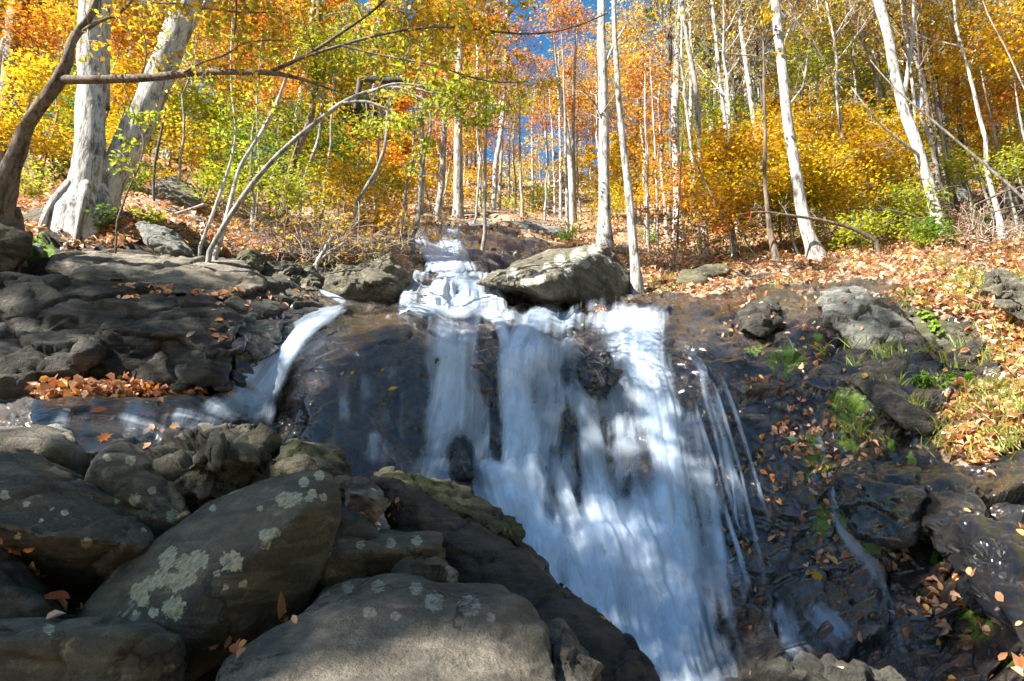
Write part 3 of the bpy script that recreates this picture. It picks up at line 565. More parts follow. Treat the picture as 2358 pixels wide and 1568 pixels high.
rock('boulder', 'low grey rock behind the fallen branch on the right', 'boulder',
     [hull([(1995, 535, 13), (2010, 520, 13.2), (2050, 518, 13.2), (2075, 530, 13), (2060, 548, 12.7), (2000, 548, 12.7)], [(2035, 532, 12.5)], thick=.6)], 'rock_dark', .04, .04, .05, 1.5, .02, 1, G3, seed=34)
rock('boulder', 'small white rock in the leaves right of the great triangular boulder', 'boulder',
     [hull([(1410, 575, 13.5), (1425, 562, 13.8), (1450, 566, 13.8), (1460, 590, 13.3), (1430, 598, 13)], [(1435, 578, 13)], thick=.6)], 'rock_pale', .04, .03, .03, 2, .015, 1, G3, seed=35)
rock('boulder', 'long pale outcrop in grass along the right edge', 'boulder',
     [hull([(2255, 640, 7.9), (2290, 622, 8.2), (2370, 650, 8.0), (2480, 720, 7.5), (2480, 770, 7.3), (2350, 745, 7.6), (2290, 700, 7.8)], [], thick=.5)], 'rock_brown', .03, .08, .12, 2.5, .02, 1, G3, seed=36)
rock('boulder', 'pale flat rock in the leaves near the upper right edge', 'boulder',
     [hull([(2170, 615, 9.2), (2195, 600, 9.5), (2250, 605, 9.5), (2270, 625, 9.2), (2220, 640, 9.0)], [(2215, 622, 8.9)], thick=.5)], 'rock_pale', .03, .03, .03, 2.5, .012, 1, G3, seed=37)
rock('boulder', 'pale sunlit slab behind the leaning white tree on the left', 'boulder',
     [hull([(320, 465, 11.5), (350, 420, 12.5), (400, 405, 13), (440, 430, 12.8), (470, 455, 12.2), (450, 480, 11.6), (380, 485, 11.3)], [(390, 450, 11.2)], thick=.8)], 'rock_slab', .04, .04, .04, 1.6, .015, 2, G3, seed=38)
rock('boulder', 'large pale rock high on the slope behind the leaning white tree', 'boulder',
     [hull([(350, 350, 18), (375, 330, 18.5), (415, 340, 18.5), (425, 365, 18), (380, 375, 17.5)], [(390, 352, 17.3)], thick=1)], 'rock_pale', .06, .05, .05, 1.2, .02, 1, G3, seed=39)
rock('boulder', 'pale low rocks under driftwood branches left of the saplings', 'boulder',
     [hull([(280, 490, 10), (320, 475, 10.2), (420, 480, 10.4), (470, 510, 10.2), (430, 535, 9.6), (330, 530, 9.4)], [(360, 508, 9.3)], thick=.5)], 'rock_pale', .03, .04, .06, 2.5, .015, 1, G3, seed=40)
# left outcrop: stepped blocks
def wetL(u, v, co, no): return sstep(500, 560, u)*sstep(640, 700, v)
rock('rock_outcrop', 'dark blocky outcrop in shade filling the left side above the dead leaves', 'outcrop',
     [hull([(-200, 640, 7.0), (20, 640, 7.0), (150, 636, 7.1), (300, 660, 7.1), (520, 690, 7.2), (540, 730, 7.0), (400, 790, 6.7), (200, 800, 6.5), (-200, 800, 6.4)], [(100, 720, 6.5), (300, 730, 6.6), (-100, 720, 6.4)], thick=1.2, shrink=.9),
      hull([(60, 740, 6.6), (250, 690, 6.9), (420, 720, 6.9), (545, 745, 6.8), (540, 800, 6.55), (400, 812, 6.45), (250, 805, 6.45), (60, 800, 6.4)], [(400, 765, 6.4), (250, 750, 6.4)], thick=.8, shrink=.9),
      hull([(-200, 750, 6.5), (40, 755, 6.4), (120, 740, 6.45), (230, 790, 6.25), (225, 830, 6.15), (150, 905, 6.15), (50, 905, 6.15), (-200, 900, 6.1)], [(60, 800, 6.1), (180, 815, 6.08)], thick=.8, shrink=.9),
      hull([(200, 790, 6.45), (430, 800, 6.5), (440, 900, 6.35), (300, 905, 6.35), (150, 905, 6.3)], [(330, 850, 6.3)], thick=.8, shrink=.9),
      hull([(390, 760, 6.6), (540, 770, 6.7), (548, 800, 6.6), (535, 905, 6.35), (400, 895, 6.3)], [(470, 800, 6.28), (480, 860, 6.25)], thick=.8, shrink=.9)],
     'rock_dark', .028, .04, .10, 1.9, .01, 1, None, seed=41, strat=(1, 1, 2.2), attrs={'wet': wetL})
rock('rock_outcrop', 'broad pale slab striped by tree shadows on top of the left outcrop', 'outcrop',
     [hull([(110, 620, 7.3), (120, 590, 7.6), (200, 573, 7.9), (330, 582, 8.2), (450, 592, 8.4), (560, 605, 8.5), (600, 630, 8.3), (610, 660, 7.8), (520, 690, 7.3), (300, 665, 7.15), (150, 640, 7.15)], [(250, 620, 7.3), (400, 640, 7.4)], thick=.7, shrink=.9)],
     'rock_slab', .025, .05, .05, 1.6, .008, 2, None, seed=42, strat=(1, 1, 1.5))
rock('rock_outcrop', 'dark wet knob between the left outcrop and the small side stream', 'outcrop',
     [hull([(540, 660, 7.9), (600, 640, 8.2), (660, 650, 8.3), (720, 672, 8.3), (790, 712, 8.1), (810, 728, 8.0), (720, 745, 7.7), (640, 755, 7.4), (550, 745, 7.2), (520, 700, 7.4)], [(640, 700, 7.5), (720, 715, 7.7)], thick=.7, shrink=.9)],
     'rock_dark', .025, .05, .08, 2.5, .012, 1, None, seed=43, attrs={'wet': lambda u, v, c, n: sstep(680, 720, v)*.9})
rock('rock_outcrop', 'bluish wet step below the dark knob, facing the left stream', 'outcrop',
     [hull([(530, 740, 7.0), (640, 735, 7.3), (700, 745, 7.5), (650, 800, 7.1), (590, 870, 6.75), (550, 930, 6.55), (530, 930, 6.5), (540, 800, 6.6)], [(600, 790, 6.85)], thick=.7, shrink=.9)],
     'rock_wet', .025, .05, .09, 2.5, .012, 1, None, seed=44)
rock('rock_ledge', 'low glossy blue wet ledge under the band of dead leaves', 'ledge',
     [hull([(75, 925, 5.75), (150, 915, 5.85), (300, 912, 5.95), (450, 918, 6.1), (530, 930, 6.2), (520, 1000, 5.7), (470, 1060, 5.3), (300, 1060, 5.1), (150, 1040, 5.1), (75, 980, 5.3)], [(200, 960, 5.5), (350, 975, 5.5)], thick=.5, shrink=.9)],
     'rock_wet', .022, .03, .04, 1.5, .006, 3, None, seed=45)
# blocks of the right bank
G4 = 'blocks of the right bank'
rock('rock_outcrop', 'light grey block on the right bank between moss and dead leaves', 'outcrop',
     [hull([(1885, 668, 7.7), (1960, 660, 8.0), (2030, 680, 7.9), (2085, 720, 7.6), (2120, 790, 7.1), (2125, 835, 6.85), (2040, 850, 6.8), (1960, 800, 6.95), (1900, 720, 7.3)], [(1980, 700, 7.2), (2060, 770, 6.9)], thick=.8, shrink=.85)],
     'rock_pale', .025, .04, .08, 2.0, .012, 1, G4, seed=46)
rock('rock_outcrop', 'rust stained block with white scars and bright moss at the right', 'outcrop',
     [hull([(2065, 700, 7.5), (2110, 690, 7.6), (2180, 720, 7.4), (2250, 770, 7.0), (2290, 830, 6.6), (2275, 865, 6.4), (2210, 850, 6.4), (2140, 800, 6.7)], [(2150, 760, 6.9), (2230, 810, 6.6)], thick=.7, shrink=.85)],
     'rock_brown', .022, .04, .05, 2.5, .012, 1, G4, seed=47, attrs={'moss': lambda u, v, c, n: np.clip(1.4*np.exp(-((u-2150)/35)**2-((v-735)/28)**2)+.6*np.exp(-((u-2110)/25)**2-((v-800)/60)**2), 0, 1)})
rock('rock_outcrop', 'smooth dark grey boulder hanging over the wet slope at the right', 'outcrop',
     [hull([(1960, 870, 6.5), (1990, 840, 6.7), (2060, 845, 6.7), (2120, 890, 6.4), (2165, 940, 6.1), (2182, 975, 5.9), (2150, 998, 5.8), (2090, 985, 5.85), (2020, 940, 6.0)], [(2050, 900, 6.0), (2120, 945, 5.8)], thick=.6, shrink=.85)],
     'rock_dark', .02, .03, .02, 2.0, .008, 3, G4, seed=48)
rock('rock_outcrop', 'small domed dark rock at the top of the wet right slope', 'outcrop',
     [hull([(1700, 720, 7.9), (1725, 690, 8.1), (1770, 682, 8.1), (1800, 710, 7.9), (1810, 750, 7.6), (1760, 775, 7.4), (1710, 760, 7.6)], [(1755, 730, 7.4)], thick=.5)],
     'rock_dark', .022, .03, .05, 3, .01, 2, G4, seed=49)
rock('rock_outcrop', 'mossy overhanging wet block in the middle of the right wall', 'outcrop',
     [hull([(1925, 1080, 5.2), (2000, 1060, 5.3), (2100, 1075, 5.2), (2160, 1130, 5.0), (2150, 1210, 4.8), (2080, 1260, 4.75), (2000, 1240, 4.85), (1940, 1170, 5.0)], [(2020, 1130, 4.85), (2100, 1150, 4.75)], thick=.6)],
     'rock_wet', .02, .03, .05, 3, .015, 2, G4, seed=50, attrs={'moss': lambda u, v, c, n: .6*np.exp(-((u-2010)/70)**2-((v-1170)/70)**2)})
rock('rock_outcrop', 'long cracked ledge running diagonally to the bottom right corner', 'outcrop',
     [hull([(2100, 1090, 5.1), (2180, 1080, 5.0), (2300, 1200, 4.4), (2460, 1330, 3.9), (2460, 1600, 3.3), (2358, 1500, 3.6), (2250, 1380, 4.0), (2150, 1270, 4.5)], [(2220, 1200, 4.35), (2330, 1330, 3.9)], thick=.5, shrink=.9)],
     'rock_wet', .022, .03, .08, 2.2, .012, 1, G4, seed=53)
rock('boulder', 'orange leaf plastered stone sticking out of the lip of the falls', 'boulder',
     [hull([(1330, 735, 8.6), (1345, 715, 8.7), (1370, 708, 8.7), (1395, 720, 8.6), (1392, 745, 8.5), (1350, 748, 8.45)], [(1365, 725, 8.35)], thick=.3)], 'rock_brown', .02, .02, .03, 5, .012, 1, G2, seed=54)
rock('boulder', 'rounded black rock standing in the middle of the white water', 'boulder',
     [hull([(1338, 900, 7.05), (1335, 850, 7.2), (1350, 815, 7.35), (1385, 808, 7.4), (1405, 840, 7.3), (1408, 890, 7.1), (1390, 918, 6.95), (1355, 918, 6.95)], [(1370, 860, 6.75)], thick=.6)], 'rock_wet', .02, .02, .04, 5, .012, 2, G2, seed=55)
rock('boulder', 'dark wet nose of rock in the water above the long slab', 'boulder',
     [hull([(1030, 1085, 6.3), (1040, 1030, 6.5), (1062, 1015, 6.5), (1085, 1060, 6.4), (1090, 1105, 6.2), (1060, 1112, 6.1)], [(1062, 1070, 6.0)], thick=.5)], 'rock_wet', .02, .02, .03, 5, .012, 2, G2, seed=56)
# ------------------------------------------------------------------ trees
Yc, YO, Oc, YG, Gc, DG, Rc, Bc = (.86, .62, .03), (.84, .50, .025), (.80, .36, .03), (.50, .55, .04), (.20, .34, .03), (.085, .15, .03), (.66, .26, .13), (.42, .26, .16)
def ground_D(u, v): return float(gnd(u, v)[1])
def smooth_path(a, n):
    a = np.array(a, float); t = np.concatenate([[0], np.cumsum(np.linalg.norm(np.diff(a[:, :3], axis=0), axis=1))]); t /= t[-1]
    q = np.linspace(0, 1, n); r = np.stack([np.interp(q, t, a[:, i]) for i in range(a.shape[1])], 1)
    for _ in range(2):
        r[1:-1] = r[1:-1]*.5+(r[:-2]+r[2:])*.25
    return r
def px_path(pts, D, n=24, wander=0, rng=None):
    """(u, v, width) or (u, v, width, D) -> world path and radii"""
    a = np.array([(p[0], p[1], p[2], p[3] if len(p) > 3 else D) for p in pts], float)
    w = P(a[:, 0], a[:, 1], a[:, 3]); r = a[:, 2]/2*a[:, 3]/FL
    q = smooth_path(np.concatenate([w, r[:, None]], 1), n)
    if wander: q[1:-1, :3] += fbm(q[1:-1, :3]*2.1, 2, int(wander*1000) % 97)[:, None]*wander*rng.normal(size=3)
    return q[:, :3], q[:, 3]
def twigs(mb, rng, path, rad, n, L, m=0, tips=None, lvl=1, up=.15, spread=.9, lo=.15, seg=4, rmin=.0025, dirbias=None):
    """side shoots off a path; the points of the finest shoots are gathered in tips"""
    for i in range(n):
        t = rng.uniform(lo, 1); x = t*(len(path)-1); j = int(min(x, len(path)-2)); p = path[j]+(path[j+1]-path[j])*(x-j)
        d0 = path[j+1]-path[j]; d0 = d0/(np.linalg.norm(d0)+1e-9); s = rng.normal(size=3); s[2] *= .5; s -= d0*s.dot(d0); s /= np.linalg.norm(s)+1e-9
        d = d0*.6+s*spread+np.array([0, 0, up])
        if dirbias is not None: d = d+dirbias
        d /= np.linalg.norm(d); l = L*rng.uniform(.5, 1.2)*(1.1-.5*t); k = 6; q = [p]
        for _ in range(k):
            d = d+rng.normal(size=3)*.16+np.array([0, 0, up*.25]); d /= np.linalg.norm(d); q.append(q[-1]+d*l/k)
        q = np.array(q); r0 = max(rmin, min(rad[j]*.55, l*.018)); rr_ = np.linspace(r0, rmin*.6, k+1)
        mb.tube(q, rr_, seg, m)
        if lvl > 1: twigs(mb, rng, q, rr_, max(2, int(3+rng.integers(0, 4))), l*.55, m, tips, lvl-1, up, spread, .2, 3, rmin, dirbias)
        elif tips is not None: tips.append(q[1:])
        if lvl > 1 and tips is not None: tips.append(q[3:])
def leaf_on(mb, rng, tips, n, size, off, up=.7, shape=0, m=1, flat=.5):
    T = np.concatenate(tips); p = T[rng.integers(0, len(T), n)]+rng.normal(size=(n, 3))*off*np.array([1, 1, flat])
    mb.leaves(p, size, rng, up, m, shape=shape)
# --- prototypes, leaf colour comes from the object
def proto_tall(seed, H=17, r=.17, nl=6500, crown=.42, bare=False, size=.17):
    rng = np.random.default_rng(seed); n = 20; z = np.linspace(0, H, n)
    path = np.stack([np.cumsum(rng.normal(size=n)*.06), np.cumsum(rng.normal(size=n)*.06), z], 1); path[0, :2] = 0; rad = r*(1-z/H*.82); rad[0] *= 1.6; rad[1] *= 1.1
    a = MB(); a.tube(path, rad, 8, 0, .12, seed); b = MB(); tips = []
    lo = crown
    for i in range(13):
        t = lo+(1-lo)*(i+.5)/13; j = int(t*(n-1)); p = path[j]; th = rng.uniform(0, 6.28); L = (3.4*(1.15-t)+1.1)*rng.uniform(.7, 1.2); q = [p]; d = np.array([math.cos(th), math.sin(th), .55+t*.6]); d /= np.linalg.norm(d)
        for _ in range(6): d = d+rng.normal(size=3)*.12+np.array([0, 0, .06]); d /= np.linalg.norm(d); q.append(q[-1]+d*L/6)
        q = np.array(q); rr_ = np.linspace(rad[j]*.5, .012, 7); a.tube(q, rr_, 5, 0)
        twigs(b, rng, q, rr_, 9, L*.45, 0, tips, 2, .12, .8, .2, 3, .006)
    leaf_on(b, rng, tips, nl, size, .22, .45)
    return a, b
def proto_low(seed, H=6, r=.05, nl=6500, size=.12):
    rng = np.random.default_rng(seed); n = 14; z = np.linspace(0, H, n); path = np.stack([np.cumsum(rng.normal(size=n)*.09), np.cumsum(rng.normal(size=n)*.09), z], 1); path[0, :2] = 0
    rad = r*(1-z/H*.85); a = MB(); a.tube(path, rad, 6, 0, .1, seed); b = MB(); tips = []
    for i in range(16):
        t = .12+.86*i/16; j = int(t*(n-1)); th = rng.uniform(0, 6.28); L = (2.2*(1.1-t)+.5)*rng.uniform(.7, 1.25); q = [path[j]]; d = np.array([math.cos(th), math.sin(th), .35]); d /= np.linalg.norm(d)
        for _ in range(6): d = d+rng.normal(size=3)*.12; d /= np.linalg.norm(d); q.append(q[-1]+d*L/6)
        q = np.array(q); rr_ = np.linspace(rad[j]*.5+.004, .005, 7); b.tube(q, rr_, 4, 0); twigs(b, rng, q, rr_, 7, L*.4, 0, tips, 1, .02, .9, .2, 3, .004); tips.append(q[2:])
    leaf_on(b, rng, tips, nl, size, .16, .75, flat=.25)
    return a, b
def make_proto(ab, bark):
    """returns shared mesh data for trunk and crown"""
    a, b = ab; out = []
    for mb, nm, mats in ((a, 'trunk', [MAT[bark]]), (b, 'crown', [MAT['twig'], MAT['leaf']])):
        o = mb.done(nm, mats); out.append(o.data); bpy.data.objects.remove(o)
    return out
def plant(me, loc, rot, sc, color, name, label, group=None):
    r = empty(name, loc, label, 'tree', group); r.rotation_euler = (0, 0, rot); r.scale = (sc[0], sc[0], sc[1])
    for m, nm in zip(me, ('trunk', 'crown')):
        o = bpy.data.objects.new(nm, m); COL.objects.link(o); o.parent = r; o.color = (*color, 1)
    return r
tallP = [make_proto(proto_tall(s, nl=n_, crown=c_), bk) for s, n_, c_, bk in ((1, 8500, .36, 'bark_grey'), (2, 7000, .42, 'bark_white'), (3, 9500, .3, 'bark_grey'), (4, 1800, .5, 'bark_white'))]
lowP = [make_proto(proto_low(s), 'bark_grey') for s in (11, 12, 13)]
# --- traced trees: every one has its own trunk
def pts_w(path): return path[0][2]
def traced(name, label, path, D=None, bark='bark_grey', limbs=(), group=None, seed=0, seg=12, ext=6.0, crown=None, ccol=None, cscale=.6, flare=True, nleaf=0, lsize=.07, lcol=None, tw=0, twL=.8, n=30, cat='tree', wob=.1):
    rng = np.random.default_rng(seed+500)
    if D is None: D = ground_D(path[0][0], path[0][1])
    w, r = px_path(path, D, n)
    if ext:
        d = w[-1]-w[-5]; d /= np.linalg.norm(d); k = int(max(4, ext/.35)); e = [w[-1]]
        for _ in range(k): d = d+rng.normal(size=3)*.02+np.array([0, 0, .01]); d /= np.linalg.norm(d); e.append(e[-1]+d*ext/k)
        e = np.array(e[1:]); w = np.concatenate([w, e]); r = np.concatenate([r, r[-1]*np.linspace(1, .45, len(e))])
    b0 = w[0].copy(); w[0] = w[0]+np.array([0, .1, -.45])
    if flare: r = r*(1+.5*np.exp(-np.arange(len(r))*1.0))
    o = empty(name, b0, label, cat, group); a = MB(); a.tube(w-b0, r, seg, 0, wob, seed)
    c = MB(); tips = []
    for lb in limbs:
        lw, lr = px_path(lb, D, 18); a.tube(lw-b0, lr, 8, 0, .1, seed+1)
        if tw: twigs(c, rng, lw-b0, lr, tw, twL, 0, tips, 2, .05, .9, .15, 4, .003)
    if pts_w(path) > 24 and flare:
        for q_ in range(7):
            th = q_*.9+rng.normal()*.2; R0 = r[0]/1.5; d = np.array([math.cos(th), math.sin(th), 0]); rt = np.array([d*R0*.55+[0, .05, R0*1.5], d*R0*1.15+[0, .05, R0*.45], d*R0*1.35+[0, .05, -.2], d*R0*1.5+[0, .05, -.6]]); a.tube(smooth_path(rt, 8), np.linspace(R0*.26, R0*.10, 8), 7, 0, .3, seed+q_)
    a.done('trunk', [MAT[bark]], o)
    if tw and not limbs: twigs(c, rng, w-b0, r, tw, twL, 0, tips, 2, .1, .9, .3, 4, .003)
    if nleaf and tips: leaf_on(c, rng, tips, nleaf, lsize, .06, .5, 1)
    if c.n:
        c.done('crown', [MAT['twig'], MAT['leaf']], o, color=lcol or Yc)
    if crown is not None:
        q = bpy.data.objects.new('crown', tallP[crown][1]); COL.objects.link(q); q.parent = o; q.color = (*(ccol or YO), 1)
        top = w[-1]-b0; q.scale = (cscale,)*3; q.location = [float(x) for x in (top-np.array([0, 0, 17*cscale*.75]))]; q.rotation_euler = (0, 0, seed*1.3)
    return o
# left group
traced('beech_tree', 'thick upright pale tree at left, flecked with leaf shadows near its foot', [(182, 500, 118), (188, 470, 92), (192, 447, 82), (206, 392, 75), (208, 313, 71), (211, 196, 66), (211, 78, 64), (213, 0, 64)], 9.0, 'bark_white', [[(238, 250, 30, 9.2), (240, 160, 30, 9.2), (240, 60, 30, 9.2), (244, -40, 28, 9.2)]], seed=1, seg=20, crown=0, ccol=YO, cscale=.7, n=40, wob=.06)
traced('beech_tree', 'thick pale tree leaning right beside the upright one, broad shadow down its trunk', [(200, 505, 120), (222, 480, 98), (243, 436, 76), (266, 392, 70), (296, 333, 72), (327, 274, 73), (374, 157, 70), (421, 39, 68), (436, 0, 66), (455, -50, 60)], 9.3, 'bark_white', [[(440, 60, 20, 9.6), (462, 25, 17, 9.6), (490, -10, 14, 9.6)]], seed=2, seg=20, crown=2, ccol=YO, cscale=.7, n=40, wob=.06)
traced('grey_tree', 'grey tree cut by the left edge of the picture', [(-12, 400, 40), (-5, 350, 36), (5, 294, 34), (14, 235, 33), (24, 118, 32), (38, 0, 30)], 12, 'bark_grey', seed=3, crown=1, ccol=Oc)
near_D = 6.9
t1 = traced('twisted_tree', 'twisted brown tree at the left edge reaching a long bare limb to the right', [(-5, 520, 75, 7.4), (0, 470, 62, 7.3), (23, 390, 44, 7.2), (59, 294, 37, 7.1), (98, 235, 34, 7), (137, 184, 34, 6.95), (157, 137, 27, 6.9), (160, 106, 23, 6.9), (176, 78, 22, 6.9), (208, 39, 19, 6.8), (221, 0, 14, 6.8), (230, -40, 12, 6.8)], 7.2, 'bark_brown',
   [[(137, 184, 26, 6.95), (180, 184, 22, 6.9), (300, 181, 22, 6.8), (390, 176, 20, 6.65), (430, 170, 20, 6.6), (445, 163, 17, 6.6), (540, 167, 16, 6.45), (625, 164, 15, 6.3), (672, 172, 12, 6.2), (705, 188, 7, 6.15), (742, 196, 5, 6.1), (790, 216, 3, 6.0)],
    [(185, 76, 12, 6.9), (223, 51, 11, 6.7), (274, 31, 9, 6.6), (300, 8, 8, 6.5), (310, -10, 7, 6.4)],
    [(630, 163, 10, 6.3), (680, 140, 10, 6.2), (740, 108, 9, 6), (786, 75, 8, 5.9), (840, 40, 8, 5.8), (895, -5, 7, 5.7), (930, -60, 6, 5.6)],
    [(625, 163, 9, 6.3), (700, 130, 8, 6.1), (786, 104, 8, 5.9), (864, 80, 8, 5.8), (943, 65, 7, 5.7), (1021, 59, 7, 5.6), (1080, 63, 6, 5.5), (1158, 76, 6, 5.4), (1217, 83, 6, 5.3), (1276, 78, 5, 5.2), (1334, 65, 4, 5.1), (1400, 30, 3, 5)],
    [(786, 104, 6, 5.9), (864, 125, 6, 5.8), (943, 139, 6, 5.7), (1005, 149, 5, 5.6), (1060, 172, 5, 5.5), (1139, 192, 4, 5.4), (1217, 188, 3, 5.3)],
    [(420, 168, 7, 6.6), (470, 140, 6, 6.4), (520, 128, 5, 6.2), (560, 96, 4, 6.0), (650, 92, 3, 5.8)],
    [(310, -10, 8, 6.4), (335, 8, 7, 6.3), (400, 6, 6, 6.1), (480, 20, 6, 5.9), (560, 30, 5, 5.7), (640, 28, 4, 5.6)],
    [(540, -60, 8, 5.6), (545, 20, 5, 5.6), (540, 80, 4, 5.5)],
    [(1000, -60, 7, 5.3), (1035, 20, 5, 5.3), (1030, 60, 4, 5.3)]],
   seed=4, seg=16, ext=2.5, tw=9, twL=.75, nleaf=2300, lsize=.062, lcol=Yc, n=46, wob=.16)
traced('leaning_sapling', 'long grey sapling arching from the left bank up and right over the falls', [(470, 600, 13), (478, 588, 13), (521, 509, 13), (580, 423, 13), (642, 353, 13), (697, 306, 12), (744, 270, 12), (786, 235, 11), (845, 210, 10), (903, 200, 9), (931, 196, 8), (954, 223, 6), (1021, 247, 5), (1080, 282, 5), (1111, 290, 4), (1190, 298, 3)], 8.2, 'bark_grey',
   [[(786, 238, 8, 8.2), (845, 231, 7, 8.1), (900, 255, 6, 8), (943, 294, 5, 8), (974, 321, 4, 8), (982, 345, 3, 8)], [(845, 215, 7, 8.2), (880, 200, 7, 8.1), (906, 190, 6, 8), (990, 200, 5, 8), (1060, 215, 4, 8), (1130, 240, 3, 8)], [(931, 196, 6, 8.1), (1000, 215, 5, 7.9), (1100, 222, 4, 7.8)]],
   seed=5, seg=9, ext=0, flare=False, tw=11, twL=.7, nleaf=1500, lsize=.07, lcol=YG, n=40)
traced('broken_trunk', 'short broken brown trunk caught in the branches above the upper cascade', [(820, 178, 14), (850, 184, 16), (890, 186, 17), (934, 184, 16)], 8.6, 'bark_dark', seed=6, ext=0, flare=False, n=12, cat='log')
for (lab, pts, D_, bk, lc_) in [
   ('thin pale sapling rising from the light rocks, bent left at mid height', [(452, 590, 9), (480, 520, 8), (505, 450, 8), (530, 380, 7), (542, 330, 6), (544, 294, 6), (533, 215, 5), (531, 137, 4), (535, 60, 4)], 8.6, 'bark_white', YG),
   ('pale sapling leaning right between the bent one and the arching one', [(490, 600, 14), (509, 548, 13), (530, 470, 11), (548, 392, 10), (575, 345, 10), (603, 306, 10), (635, 243, 9), (655, 190, 8)], 8.6, 'bark_white', YG),
   ('crooked grey dead stem standing above the upper cascade', [(815, 480, 10), (825, 458, 10), (864, 400, 10), (885, 345, 10), (889, 325, 9), (892, 255, 8), (903, 204, 7), (917, 176, 6)], 10.5, 'bark_grey', None),
   ('brown leaning tree behind the saplings, left of centre', [(655, 470, 24), (668, 400, 20), (681, 353, 18), (717, 274, 18), (728, 176, 17), (732, 98, 15), (735, 0, 14)], 13, 'bark_brown', YG),
   ('pale split stem beside the brown leaning tree', [(700, 420, 12), (715, 370, 10), (735, 320, 9), (742, 250, 9), (748, 150, 7)], 13, 'bark_white', YG),
   ('thin dark sapling right of the leaning white tree', [(355, 450, 7), (352, 430, 7), (356, 376, 7), (372, 300, 6), (385, 220, 5), (392, 150, 4)], 11, 'bark_dark', Yc),
   ('thin reddish stem at the foot of the leaning white tree', [(266, 520, 6), (290, 450, 5), (322, 380, 4), (333, 325, 4), (310, 266, 3)], 8.2, 'bark_brown', YG),
   ('slim stem with green leaves left of the arching sapling', [(575, 590, 6), (590, 500, 5), (598, 400, 5), (590, 250, 4), (600, 120, 3)], 12, 'bark_grey', YG)]:
    traced('sapling', lab, pts, D_, bk, seed=len(lab), seg=8, ext=.6, flare=False, tw=8 if lc_ else 0, twL=.55, nleaf=240 if lc_ else 0, lsize=.07, lcol=lc_, n=26)
dw = [((725, 612, 11), (745, 580, 10), (768, 540, 9)), ((700, 655, 8), (720, 610, 7), (790, 560, 5)), ((360, 500, 9), (410, 492, 8), (470, 470, 6))]
for p_, lab in zip(dw, ('pale driftwood pole propped against the rocks left of the upper cascade', 'thin grey pole lying under the tangle of twigs', 'pale branch lying on rocks beneath the leaning white tree')):
    traced('driftwood', lab, list(p_), None if p_[0][1] < 600 else 9.4, 'bark_white', seed=7, ext=0, flare=False, n=10, cat='driftwood', seg=8)
